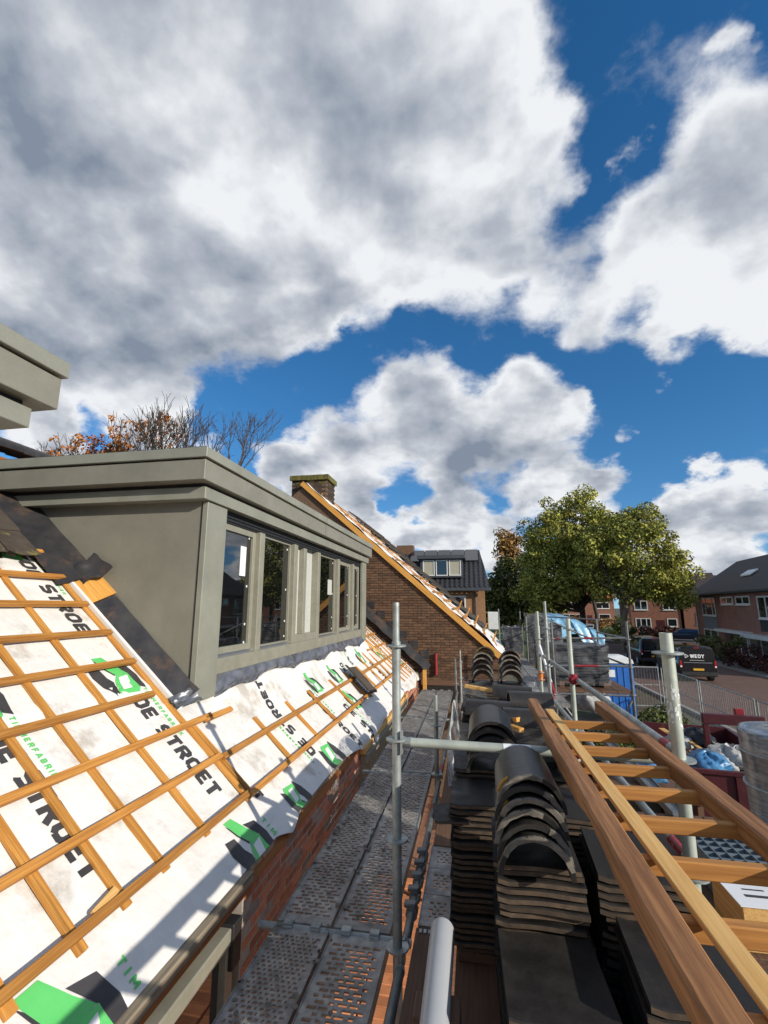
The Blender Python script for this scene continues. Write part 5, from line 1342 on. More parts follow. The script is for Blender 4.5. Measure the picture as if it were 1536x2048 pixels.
obj('rubble', MB().grid(lambda x, y: tuple((ROT @ Vector((x, y, 0))).to_2d()) + (-3.2 + 0.1 * math.sin(x * 7 + y * 3) + 0.06 * math.sin(y * 11),), frange(-0.86, 0.86, 14), frange(-1.6, 1.65, 24)), M['mortar_a'], None, 'heap of broken rubble filling the skip', 'rubble', kind='stuff')
# blue rag and rubbish between scaffold and skip
obj('blue_rag', heap(2.75, 9.3, -2.75, 0.25, 0.3, 0.16, 77), M['blue_sheet'], None, 'crumpled blue bag seen between the ladder rungs', 'bag', smooth=R(60))
obj('debris_table', MB().box(2.0, 3.3, 8.6, 10.2, -2.95, -2.88, 0.01), M['brown_board'], None, 'dark board under the blue bag behind the ladder', 'board')
for nm, x, y in (('front left', 2.05, 8.65), ('front right', 3.2, 8.65), ('rear left', 2.05, 10.1), ('rear right', 3.2, 10.1)):
    obj('timber_post', MB().box(x, x + .08, y, y + .08, GZ, -2.95), M['brown_board'], None, nm + ' post under the dark board behind the ladder', 'post')
for k in range(5):
    a = 3.0 + k * 0.8
    obj('dark_sheet', MB().box(1.6 + 0.35 * k, 3.4 + 0.2 * k, 13.8 + k * 0.9, 14.5 + k * 0.9, GZ + 0.05, GZ + 0.35 + 0.05 * k, 0.02), M['black_wrap'], None, 'low dark bundle on the ground behind the loading tower, %s from the front' % ('first', 'second', 'third', 'fourth', 'fifth')[k], 'bundle', 'dark bundles on the ground')

# portable toilet
M['toilet_blue'] = mat('toilet_blue', (0.03, 0.16, 0.52), (0.025, 0.13, 0.45), scale=3, rough=0.4)
M['roof_white'] = mat('roof_white', (0.72, 0.74, 0.74), (0.62, 0.64, 0.64), scale=4, rough=0.45)
tl = thing('portable_toilet', 'blue portable toilet with white roof beyond the loading tower', 'portable toilet', (5.2, 20.5, GZ))
x0, x1, y0, y1 = 4.66, 5.74, 20.0, 21.1
obj('cabin', MB().box(x0, x1, y0, y1, GZ + 0.1, -2.12, 0.03), M['toilet_blue'], tl)
for i in range(5): obj('panel_rib', MB().box(x0 + 0.05 + i * 0.225, x0 + 0.10 + i * 0.225, y0 - 0.02, y0 + .001, GZ + 0.25, -2.25, 0.006), M['toilet_blue'], tl)
for i in range(4): obj('side_rib', MB().box(x1 - .001, x1 + 0.02, y0 + 0.1 + i * 0.26, y0 + 0.16 + i * 0.26, GZ + 0.25, -2.25, 0.006), M['toilet_blue'], tl)
mb = MB().loft([[(x0 - .03, y0 - .03, -2.12), (x1 + .03, y0 - .03, -2.12), (x1 + .03, y1 + .03, -2.12), (x0 - .03, y1 + .03, -2.12)], [(x0 + .0, y0, -1.98), (x1, y0, -1.98), (x1, y1, -1.98), (x0, y1, -1.98)], [(x0 + .25, y0 + .25, -1.86), (x1 - .25, y0 + .25, -1.86), (x1 - .25, y1 - .25, -1.86), (x0 + .25, y1 - .25, -1.86)]])
obj('roof', mb, M['roof_white'], tl, smooth=R(30))
obj('notice', MB().box(x0 + 0.12, x0 + 0.42, y0 - 0.03, y0 - 0.022, -2.62, -2.36), M['sticker'], tl)
obj('base', MB().box(x0 + .03, x1 - .03, y0 + .03, y1 - .03, GZ, GZ + .1), M['rubber'], tl)

# pale blue tarpaulin over a stack
M['tarp'] = mat('pale_blue_tarpaulin', (0.22, 0.46, 0.66), (0.17, 0.39, 0.60), scale=2, rough=0.3, bump=0.03, bump_scale=3)
tp = thing('tarpaulin_stack', 'stack under a pale blue tarpaulin beyond the loading tower', 'tarpaulin', (5.4, 25.5, GZ))
def tarp(u, v):
    x = 3.3 + 2.5 * u; zt = -0.48 - 0.30 * u - 1.1 * max(0.0, u - 0.45)
    w = 0.04 * math.sin(u * 17 + v * 5) + 0.03 * math.sin(u * 39 + v * 11)
    if v < 0.5: return (x + w, 24.0 - 0.25 * (0.5 - v) + w, zt - (0.5 - v) * 2 * (0.75 + 0.12 * math.sin(u * 9)) + w)
    return (x, 24.0 + (v - 0.5) * 6, zt + w + 0.15 * math.sin((v - 0.5) * 6.28))
obj('sheet', MB().grid(tarp, frange(0, 1, 50), frange(0, 1, 24)), M['tarp'], tp, smooth=R(50))
obj('stacked_goods', MB().box(3.4, 5.5, 24.05, 26.9, GZ, -1.9), M['black_wrap'], tp)
obj('printed_line', MB().box(4.6, 5.4, 23.80, 23.81, -1.72, -1.68), M['sticker'], tp); obj('printed_line', MB().box(4.6, 5.2, 23.79, 23.80, -1.82, -1.79), M['sticker'], tp)
obj('pale_sheet_heap', heap(3.9, 18.6, -3.4, 0.6, 0.5, 0.5, 31), M['white_bag'], None, 'pale sheet bundle left of the portable toilet', 'bag', smooth=R(60))

# site fence
def fence_panel(p, q, label, wires=28):
    p, q = Vector(p), Vector(q); L = (q - p).length; d = (q - p) / L
    t = thing('fence_panel', label, 'fence', tuple((p + q) / 2), 'galvanised site fence panels')
    z0, z1 = GZ + 0.10, -2.53
    P = lambda s, z: tuple(p + d * s + Vector((0, 0, z)) - Vector((0, 0, p.z)))
    for s in (0.03, L - 0.03): obj('post', MB().tube(P(s, GZ + 0.02), P(s, z1), 0.021, 8), M['galv'], t)
    for z in (z0 + 0.08, (z0 + z1) / 2 + .1, z1): obj('rail', MB().tube(P(0.03, z), P(L - 0.03, z), 0.016 if z != z1 else 0.021, 8), M['galv'], t)
    for k in range(1, wires): obj('wire', MB().tube(P(L * k / wires, z0), P(L * k / wires, z1), 0.0045, 4), M['galv'], t)
    for s in (0.0, L):
        c = P(s, 0); obj('foot_block', MB().box(c[0] - 0.32, c[0] + 0.32, c[1] - 0.12, c[1] + 0.12, GZ, GZ + 0.13, 0.02), M['kerb'], t)
fence_panel((5.9, 22.6, 0), (7.48, 22.65, 0), 'fence panel standing across, beside the portable toilet', 14)
fence_panel((7.52, 22.5, 0), (7.50, 19.05, 0), 'fence panel along the street, first after the corner')
fence_panel((7.50, 18.95, 0), (7.47, 15.5, 0), 'fence panel along the street, second after the corner')
fence_panel((7.47, 15.4, 0), (7.45, 11.95, 0), 'fence panel along the street at the right edge')

# ------------------------------------------------------------------ vehicles
M['black_paint'] = mat('black_car_paint', (0.008, 0.008, 0.010), (0.010, 0.010, 0.012), rough=0.18, coat=0.6)
M['white_paint'] = mat('white_car_paint', (0.62, 0.63, 0.64), (0.58, 0.59, 0.6), rough=0.25, coat=0.5)
M['blue_paint'] = mat('dark_blue_car_paint', (0.012, 0.018, 0.04), (0.014, 0.02, 0.045), rough=0.2, coat=0.6)
M['grey_paint'] = mat('silver_car_paint', (0.30, 0.31, 0.33), (0.27, 0.28, 0.3), rough=0.3, metal=0.5, coat=0.4)
M['car_glass'] = glass_mat('car_glass', (0.006, 0.007, 0.008))
M['tail_red'] = mat('tail_light_red', (0.42, 0.012, 0.015), (0.35, 0.01, 0.012), rough=0.2, coat=0.5)
M['plate'] = mat('yellow_plate', (0.72, 0.42, 0.02), (0.68, 0.38, 0.02), rough=0.5)
def vehicle(kind, x, y, rz, paint, label, text=None):
    """rear at local y = 0, nose towards +y"""
    if kind == 'van':
        L, W, st = 5.0, 0.98, [(0.0, .90, .94, .78, .36, 1.05, 1.88), (0.06, .96, .98, .82, .32, 1.05, 1.95), (0.5, .98, .98, .84, .30, 1.05, 1.97), (3.0, .98, .98, .84, .30, 1.05, 1.97), (3.55, .98, .98, .80, .30, 1.06, 1.90), (4.15, .97, .96, .82, .30, 1.08, 1.30), (4.75, .94, .92, .80, .32, .95, 1.08), (5.0, .80, .78, .66, .38, .80, .92)]
    else:
        L, W, st = 4.3, 0.90, [(0.0, .80, .84, .62, .40, .85, 1.02), (0.08, .86, .88, .66, .30, .88, 1.32), (0.45, .90, .90, .68, .28, .92, 1.46), (1.9, .90, .90, .68, .26, .92, 1.52), (2.6, .90, .90, .70, .26, .94, 1.40), (3.2, .90, .88, .74, .28, .92, 1.02), (4.0, .86, .84, .70, .30, .80, .90), (4.3, .70, .70, .56, .36, .66, .76)]
    t = thing('parked_' + ('van' if kind == 'van' else 'car'), label, kind, (0, 0, GZ), 'parked vehicles')
    def ring(s):
        yy, wb, wm, wt, zb, zm, zt = s
        half = [(wb * .92, zb), (wb, zb + .12), (wm, zm), (wm - .03, zm + .10), (wt + .05, zt - .16), (wt - .05, zt - .03), (wt - .22, zt)]
        return [(hx, yy, GZ + hz) for hx, hz in half] + [(-hx, yy, GZ + hz) for hx, hz in reversed(half)]
    obj('body', MB().loft([ring(s) for s in st]), M[paint], t, smooth=R(35))
    zt = st[2][6]; zm = st[2][5]
    # glazing follows the body sides
    def side_glass(sg, ya, yb, drop=0.0):
        xm, xt = st[3][2] - 0.022, st[3][3] + 0.058
        return MB().add([(sg * (xm + .008), ya, GZ + zm + .12), (sg * (xm + .008), yb, GZ + zm + .12), (sg * (xt + .008), yb - drop, GZ + zt - .19), (sg * (xt + .008), ya, GZ + zt - .19)], [(0, 1, 2, 3) if sg > 0 else (3, 2, 1, 0)])
    cuts = ((0.45, 1.6), (1.7, 2.75), (2.85, 3.75)) if kind == 'van' else ((0.45, 1.25), (1.3, 2.05), (2.1, 2.85))
    for sg in (1, -1):
        for i, (a, b) in enumerate(cuts): obj('side_window', side_glass(sg, a, b, 0.45 if i == 2 else 0), M['car_glass'], t)
    rw = st[0][3] * 0.98
    if kind == 'van': obj('rear_window', MB().prism([(-rw + .02, -0.006, GZ + 1.22), (rw - .02, -0.006, GZ + 1.22), (rw - .10, 0.012, GZ + 1.76), (-rw + .10, 0.012, GZ + 1.76)], (0, 0.02, 0)), M['car_glass'], t)
    else: obj('rear_window', MB().prism([(-.58, 0.0, GZ + .98), (.58, 0.0, GZ + .98), (.50, 0.07, GZ + 1.32), (-.50, 0.07, GZ + 1.32)], (0, 0.02, 0)), M['car_glass'], t)
    zl0, zl1 = (0.80, 1.18) if kind == 'van' else (0.72, 0.95)
    for sg in (-1, 1):
        xa, xb = sorted((sg * (st[0][2] - 0.01), sg * (st[0][2] - 0.12)))
        lamp = obj('tail_light', MB().box(xa, xb, -0.02, 0.05, GZ + zl0, GZ + zl1, 0.01), M['tail_red'], t)
        obj('reflector', MB().box(xa + .01, xb - .01, -0.026, -0.019, GZ + zl0 + .03, GZ + zl0 + .11), M['sticker'], lamp)
    obj('bumper', MB().box(-W * .93, W * .93, -0.10, 0.12, GZ + 0.36, GZ + 0.58, 0.03), M['rubber'], t)
    obj('licence_plate', MB().box(-.27, .27, -0.022, -0.012, GZ + .66, GZ + .77) if kind == 'van' else MB().box(-.26, .26, -0.022, -0.012, GZ + .62, GZ + .73), M['plate'], t)
    if kind == 'van':
        obj('chrome_strip', MB().box(-.72, .72, -0.018, -0.004, GZ + 1.07, GZ + 1.095), M['alu'], t)
        obj('door_seam', MB().box(-.006, .006, -0.012, 0.0, GZ + .60, GZ + 1.80), M['rubber'], t)
        obj('roof_lamp', MB().box(-.15, .15, -0.01, 0.04, GZ + 1.87, GZ + 1.91, .006), M['tail_red'], t)
        mb = MB()
        for sg in (-1, 1): obj('mirror', MB().box(sg * 1.08 - .08, sg * 1.08 + .08, 3.5, 3.62, GZ + 1.15, GZ + 1.42, .02), M['rubber'], t)
    for sg in (-1, 1):
        for wy in ((0.95, 4.05) if kind == 'van' else (0.8, 3.45)):
            cx = sg * (W - 0.10); r_ = 0.34 if kind == 'van' else 0.32
            w_ = obj('wheel', MB().tube((cx - .11, wy, GZ + r_), (cx + .11, wy, GZ + r_), r_, 20), M['rubber'], t, smooth=R(40))
            obj('rim', MB().tube((cx + sg * .105, wy, GZ + r_), (cx + sg * .122, wy, GZ + r_), r_ * .62, 14), M['alu'], w_, smooth=R(40))
    if text:
        fn = lambda u, w, lay=0.0: (-0.36 + u, -0.0125 - lay + 0.018 * max(0, (1.30 + w - 1.22) / .54), GZ + 1.34 + w)
        obj('rear_lettering', stroke_text(text, 0.20, 0.045, fn, gap=0.12), M['sticker'], t)
        a, b = -0.62, 1.34
        mb = MB()
        for (u0, v0), (u1, v1) in zip([(0, 0), (0, .2), (.17, .1), (0, 0)], [(0, .2), (.17, .1), (0, 0), (0, 0)]):
            if (u0, v0) != (u1, v1): mb.beam((a + u0, -0.014, GZ + b + v0), (a + u1, -0.014, GZ + b + v1), 0.03, 0.008, up=(0, 1, 0))
        obj('rear_emblem', mb, M['sticker'], t)
        obj('rear_line', MB().box(-.40, .34, -0.014, -0.012, GZ + 1.20, GZ + 1.225), M['white_panel'], t)
    t.location = (x, y, 0); t.rotation_euler = (0, 0, rz)
    return t
vehicle('van', 12.35, 31.0, R(-3), 'black_paint', 'black van with white lettering on its rear doors beside the hedge', 'WEDY')
vehicle('van', 12.6, 38.4, R(-2), 'black_paint', 'plain black van parked ahead of the lettered one')
vehicle('car', 23.3, 74.0, R(-18), 'black_paint', 'black car with its rear turned this way behind the right tree')
vehicle('car', 22.2, 79.0, R(-18), 'white_paint', 'white car ahead of the black one behind the right tree trunk')
vehicle('car', 27.3, 66.0, R(70), 'blue_paint', 'dark blue car parked before the far terraced houses')
vehicle('car', 6.2, 90.0, R(4), 'white_paint', 'small white car far down the lane under the dark trees')
vehicle('car', 18.5, 82.0, R(90), 'grey_paint', 'silver car half hidden by the left tree trunk')

# ------------------------------------------------------------------ houses
M['tile_dark'] = mat('dark_roof_tiles', (0.030, 0.031, 0.036), (0.022, 0.023, 0.027), scale=4, rough=0.45, rough2=0.65, bump=0.004)
M['roof_brown'] = mat('brown_roof_tiles', (0.055, 0.040, 0.036), (0.040, 0.030, 0.028), scale=3, rough=0.75, bump=0.01, bump_scale=14)
M['roof_orange'] = mat('orange_roof_tiles', (0.42, 0.11, 0.04), (0.33, 0.085, 0.03), scale=3, rough=0.7)
M['bricks_red'] = brick_mat('house_brick_red', (0.36, 0.14, 0.095), (0.30, 0.11, 0.075), (0.24, 0.17, 0.13), axis='yz')
M['bricks_red_x'] = brick_mat('house_brick_red_x', (0.32, 0.125, 0.075), (0.26, 0.095, 0.058), (0.22, 0.15, 0.11), axis='xz')
M['bricks_ochre'] = brick_mat('house_brick_ochre', (0.40, 0.20, 0.085), (0.33, 0.155, 0.065), (0.24, 0.17, 0.11), axis='xz')
M['white_frame'] = mat('white_frame', (0.72, 0.72, 0.70), (0.66, 0.66, 0.64), rough=0.4)
M['dark_glass'] = glass_mat('house_glass', (0.012, 0.014, 0.016), 0.04)
M['curtain'] = mat('pale_blind', (0.42, 0.40, 0.31), (0.36, 0.34, 0.27), scale=12, rough=0.8)
M['solar'] = mat('solar_panel', (0.012, 0.014, 0.022), (0.016, 0.018, 0.028), scale=12, rough=0.12, coat=0.5)
M['zinc'] = mat('zinc_gutter', (0.10, 0.11, 0.12), (0.075, 0.08, 0.09), rough=0.5, metal=0.4)

def window(t, P, u0, u1, z0, z1, mull=(), fr=0.09, out=0.05, glass='dark_glass', frame='white_frame', sill=True):
    """P(u, z, out) gives a scene point on a facade; builds frame, panes and sill as parts"""
    def slab(a, b, c, d, o0, o1):
        q = [P(a, c, o0), P(b, c, o0), P(b, d, o0), P(a, d, o0), P(a, c, o1), P(b, c, o1), P(b, d, o1), P(a, d, o1)]
        return MB().add(q, [(0, 3, 2, 1), (4, 5, 6, 7), (0, 1, 5, 4), (1, 2, 6, 5), (2, 3, 7, 6), (3, 0, 4, 7)])
    f = slab(u0, u1, z0, z0 + fr, -0.03, out)
    for a, b, c, d in ((u0, u1, z1 - fr, z1), (u0, u0 + fr, z0 + fr, z1 - fr), (u1 - fr, u1, z0 + fr, z1 - fr)):
        s = slab(a, b, c, d, -0.03, out); f.add(s.v, s.f)
    xs = [u0 + fr]
    for m_ in mull:
        c = u0 + (u1 - u0) * m_
        s = slab(c - fr / 2, c + fr / 2, z0 + fr, z1 - fr, -0.03, out); f.add(s.v, s.f)
        xs += [c - fr / 2, c + fr / 2]
    xs.append(u1 - fr)
    w = obj('window', f, M[frame], t)
    for i in range(0, len(xs), 2):
        g = glass if isinstance(glass, str) else glass[(i // 2) % len(glass)]
        obj('pane', slab(xs[i], xs[i + 1], z0 + fr, z1 - fr, 0.0, 0.012), M[g], w)
    if sill: obj('sill', slab(u0 - .06, u1 + .06, z0 - .07, z0, 0.0, out + .07), M[frame], w)
    return w

# slate-grey house with solar panels
sh = thing('solar_house', 'house with dark tiled roof, solar panels and a dormer behind the gable', 'house', (-4, 33, GZ))
obj('wall', MB().box(-9, 0.62, 30.2, 38.0, GZ, 1.10), M['bricks_ochre'], sh)
def troof(u, v):
    xr = 0.95 - 0.5 * v
    x = -9.5 + (xr + 9.5) * u; k = v * 12
    return (x, 29.75 + 4.3 * v, 1.08 + 2.72 * v + 0.035 * math.sin((x) * 2 * math.pi / 0.30) + 0.05 * (1 - (k - int(k))))
obj('roof', MB().grid(troof, frange(0, 1, 210), [min(1, max(0, (r + q) / 12)) for r in range(12) for q in (0.0, 0.97)] + [1.0]), M['tile_dark'], sh)
obj('rear_roof', MB().add([(-9.5, 34.05, 3.82), (0.45, 34.05, 3.82), (0.95, 38.6, 1.05), (-9.5, 38.6, 1.05)], [(0, 1, 2, 3)]), M['tile_dark'], sh)
obj('gable', MB().prism([(0.60, 30.2, 1.08), (0.60, 38.0, 1.08), (0.40, 34.05, 3.70)], (-0.2, 0, 0)), M['bricks_ochre'], sh)
obj('gutter', MB().box(-9.5, 0.97, 29.60, 29.80, 0.90, 1.10, 0.02), M['zinc'], sh)
for i in range(5):
    x = -4.3 + i * 0.93
    p = [(x, 32.55, 2.98), (x + 0.89, 32.55, 2.98), (x + 0.89, 33.95, 3.87), (x, 33.95, 3.87)]
    obj('solar_panel', MB().prism(p, (0, -0.03, 0.04)), M['solar'], sh)
sd = obj('dormer', MB().box(-3.35, -0.70, 30.55, 33.0, 1.78, 2.95), M['zinc'], sh)
obj('dormer_roof', MB().box(-3.55, -0.50, 30.30, 33.2, 2.95, 3.18, 0.01), M['zinc'], sh)
PF = lambda u, z, o: (u, 30.55 - o, z)
for i in range(3): window(sh, PF, -3.2 + i * 0.83, -2.45 + i * 0.83, 1.88, 2.88, (), 0.06, 0.04, ('curtain', 'dark_glass', 'curtain')[i], 'white_frame', False)
PW = lambda u, z, o: (u, 30.2 - o, z)
window(sh, PW, -2.2, -0.55, -0.9, 0.62, (0.5,), 0.08)
window(sh, PW, -5.2, -3.4, -0.9, 0.62, (0.5,), 0.08)
obj('downpipe', MB().tube((0.05, 30.12, GZ), (0.05, 30.12, 0.95), 0.045, 8), M['zinc'], sh)
obj('chimney', MB().box(-5.4, -4.2, 33.7, 34.5, 3.2, 4.28), M['brick_b'], sh)
obj('air_unit', MB().box(0.75, 1.35, 30.4, 30.8, -1.4, -0.35, 0.02), M['roof_white'], sh)

# right hand brick house
A, B = Vector((23.6, 58.0)), Vector((20.05, 32.0)); E_ = (B - A).normalized(); NN = Vector((E_.y, -E_.x))
if NN.x > 0: NN = -NN
PR = lambda u, z, o=0.0: (A.x + E_.x * u + NN.x * o, A.y + E_.y * u + NN.y * o, z)
rh = thing('corner_house', 'red brick house with dark brown roof and white windows at the right edge', 'house', (24, 48, GZ))
LH = (B - A).length
def facade(u0, u1, z0, z1, o0, o1): 
    q = [PR(u0, z0, o0), PR(u1, z0, o0), PR(u1, z1, o0), PR(u0, z1, o0), PR(u0, z0, o1), PR(u1, z0, o1), PR(u1, z1, o1), PR(u0, z1, o1)]
    return MB().add(q, [(0, 3, 2, 1), (4, 5, 6, 7), (0, 1, 5, 4), (1, 2, 6, 5), (2, 3, 7, 6), (3, 0, 4, 7)])
obj('wall', facade(0, LH, GZ, 1.25, -9.0, 0.0), M['bricks_red'], rh)
mb = MB().prism([PR(-0.5, 1.25, 0.45), PR(-0.5, 4.75, -4.5), PR(-0.5, 1.25, -9.4), PR(-0.5, 1.05, -9.4), PR(-0.5, 1.05, 0.45)], Vector(PR(LH + 1, 0, 0)) - Vector(PR(-0.5, 0, 0)))
obj('roof', mb, M['roof_brown'], rh)
obj('gutter', facade(-0.5, LH, 1.08, 1.24, 0.44, 0.58), M['zinc'], rh)
window(rh, PR, 2.3, 6.3, -0.95, 0.82, (0.28, 0.78), 0.12)
window(rh, PR, 8.1, 11.1, 0.12, 0.82, (0.5,), 0.12); window(rh, PR, 11.8, 14.8, 0.10, 0.82, (0.5,), 0.12)
window(rh, PR, 16.2, 21.0, -0.95, 0.75, (0.3, 0.66), 0.12)
obj('grey_panel', facade(2.3, 6.3, -2.2, -1.05, 0.0, 0.03), M['crate'], rh); obj('dark_panel', facade(16.2, 21.0, -1.9, -1.05, 0.0, 0.03), M['tile_dark'], rh)
window(rh, PR, 2.0, 6.2, -3.5, -2.25, (0.5,), 0.12)
obj('porch_canopy', facade(7.5, 14.5, -2.28, -2.05, 0.0, 0.7), M['white_frame'], rh); obj('porch_canopy', facade(14.55, 24, -2.42, -2.15, 0.0, 0.9), M['white_frame'], rh)
dr = obj('door', facade(8.1, 9.7, GZ, -2.35, 0.0, 0.06), M['maroon'], rh); obj('handle', facade(9.45, 9.52, -3.3, -3.1, 0.06, 0.1), M['alu'], dr)
window(rh, PR, 11.6, 13.3, -4.0, -2.45, (), 0.14); window(rh, PR, 13.6, 20.5, -4.0, -2.45, (0.33, 0.66), 0.14, sill=False)
obj('downpipe', MB().tube(PR(0.15, GZ, 0.08), PR(0.15, 1.1, 0.08), 0.05, 8), M['white_frame'], rh)
obj('roof_light', MB().prism([PR(9.5, 2.62, -1.35), PR(11.7, 2.62, -1.35), PR(11.7, 3.05, -1.98), PR(9.5, 3.05, -1.98)], (0, 0, 0.12)), M['sticker'], rh)
obj('vent_pipe', MB().tube(PR(15.0, 2.7, -1.9), PR(15.0, 3.25, -1.9), 0.15, 10), M['rubber'], rh)

def row_house(x, y, w, d, rz, eave, ridge, label, wallm, roofm, wins, chim=False, cat='house', hip=0.0):
    t = thing('terraced_house', label, cat, (0, 0, GZ), 'houses beyond the trees')
    obj('wall', MB().box(-w / 2, w / 2, 0, d, GZ, eave), M[wallm], t)
    obj('roof', MB().loft([[(-w / 2 - .3, -.4, eave), (w / 2 + .3, -.4, eave), (w / 2 + .3, d + .4, eave), (-w / 2 - .3, d + .4, eave)], [(-w / 2 - .3 + hip, d / 2 - .05, ridge), (w / 2 + .3 - hip, d / 2 - .05, ridge), (w / 2 + .3 - hip, d / 2 + .05, ridge), (-w / 2 - .3 + hip, d / 2 + .05, ridge)]]), M[roofm], t)
    PP = lambda u, z, o: (u, -o, z)
    for (u0, u1, z0, z1, mm) in wins: window(t, PP, u0, u1, z0, z1, mm, 0.12)
    obj('door', MB().box(w * .02, w * .02 + 1.0, -0.05, 0.0, GZ, GZ + 2.2), M['maroon'], t)
    if chim: obj('chimney', MB().box(w * .3, w * .3 + .8, d / 2 - .4, d / 2 + .4, ridge - .8, ridge + .8), M['brick_b'], t)
    t.location = (x, y, 0); t.rotation_euler = (0, 0, rz)
    return t
W2 = lambda w: [(-w * .42, -w * .14, -0.6, 0.8, (0.5,)), (w * .16, w * .42, -0.6, 0.8, (0.5,)), (-w * .42, -w * .10, -3.4, -1.8, (0.35, 0.7)), (w * .22, w * .42, -3.0, -1.8, ())]
row_house(26.5, 79, 6.5, 9, R(-14), 1.6, 4.6, 'shadowed terraced house left of the one with the square white window', 'bricks_red_x', 'roof_brown', W2(6.5))
row_house(32.2, 77.4, 4.6, 9, R(-14), 2.0, 5.0, 'orange brick end house with one square white window', 'bricks_red_x', 'roof_brown', [(-0.8, 0.9, -2.6, -0.9, ())])
row_house(37.5, 76.0, 6.0, 9, R(-14), 1.6, 4.6, 'terraced house touching the corner house at the right', 'bricks_red_x', 'roof_brown', W2(6.0))
row_house(25.0, 118, 12, 9, R(-4), 1.6, 5.2, 'red brick house glimpsed between the two big tree trunks', 'bricks_red_x', 'roof_orange', W2(12), True)
row_house(38.5, 116, 11, 9, R(-8), 1.6, 5.0, 'red brick house behind the right tree trunk', 'bricks_red_x', 'roof_brown', W2(11))
row_house(11.5, 130, 9, 9, R(0), 0.6, 4.2, 'low house with orange roof under the dark trees', 'bricks_red_x', 'roof_orange', W2(9))

# ------------------------------------------------------------------ trees, shrubs
def leaf_mat(name, c1, c2, rand=0.35):
    m = mat(name, c1, c2, scale=0.8, rough=0.6, rand=rand, spec=0.25, objrand=False, blotch=(0.35, 0.35))
    p = m.node_tree.nodes['Principled BSDF']
    p.inputs['Subsurface Weight'].default_value = 0.0
    return m
M['leaf_olive'] = leaf_mat('olive_leaves', (0.37, 0.345, 0.066), (0.20, 0.225, 0.045), 0.55)
M['leaf_green'] = leaf_mat('green_leaves', (0.085, 0.105, 0.020), (0.055, 0.075, 0.016), 0.4)
M['leaf_dark'] = leaf_mat('dark_leaves', (0.12, 0.125, 0.03), (0.07, 0.08, 0.02), 0.45)
M['leaf_rust'] = leaf_mat('rusty_leaves', (0.30, 0.17, 0.05), (0.20, 0.11, 0.035), 0.4)
M['leaf_orange'] = leaf_mat('orange_leaves', (0.46, 0.17, 0.025), (0.26, 0.085, 0.02), 0.5)
M['leaf_red'] = leaf_mat('dark_red_leaves', (0.075, 0.022, 0.018), (0.045, 0.018, 0.014), 0.4)
M['bark'] = mat('bark', (0.19, 0.165, 0.115), (0.12, 0.10, 0.07), scale=3, rough=0.9, bump=0.03, c3=(0.25, 0.24, 0.17), c3_scale=2, c3_at=0.6)
M['bark_dark'] = mat('dark_bark', (0.085, 0.065, 0.05), (0.05, 0.04, 0.032), scale=6, rough=0.9, bump=0.01)

def leaves_mesh(clumps, per, size, rr, spread):
    mb = MB()
    for (cx, cy, cz, cr) in clumps:
        for _ in range(int(per * cr ** 1.2)):
            d = Vector((rr.gauss(0, 1), rr.gauss(0, 1), rr.gauss(0, 1))).normalized()
            k = cr * (0.55 + 0.55 * rr.random() ** 0.6)
            p = Vector((cx + d.x * k, cy + d.y * k, cz + d.z * k * 0.8))
            n_ = (d * 0.8 + Vector((rr.uniform(-1, 1), rr.uniform(-1, 1), rr.uniform(-.3, 1)))).normalized()
            a = n_.orthogonal().normalized(); b = n_.cross(a)
            an = rr.uniform(0, 6.28); a, b = a * math.cos(an) + b * math.sin(an), b * math.cos(an) - a * math.sin(an)
            s = size * rr.uniform(0.6, 1.3)
            mb.add([p - a * s, p - b * s * .55 + n_ * s * .12, p + a * s * 1.1, p + b * s * .55 + n_ * s * .12], [(0, 1, 2, 3)])
    return mb

def limb(mb, p, q, r0, r1, rr, n=4, bend=0.12):
    pts = [Vector(p).lerp(Vector(q), i / n) for i in range(n + 1)]
    L = (Vector(q) - Vector(p)).length
    for i in range(1, n): pts[i] += Vector((rr.uniform(-1, 1), rr.uniform(-1, 1), rr.uniform(-.5, .5))) * L * bend * 0.5
    for i in range(n): mb.tube(pts[i], pts[i + 1], r0 + (r1 - r0) * i / n, 8, r2=r0 + (r1 - r0) * (i + 1) / n, caps=False)
    return pts

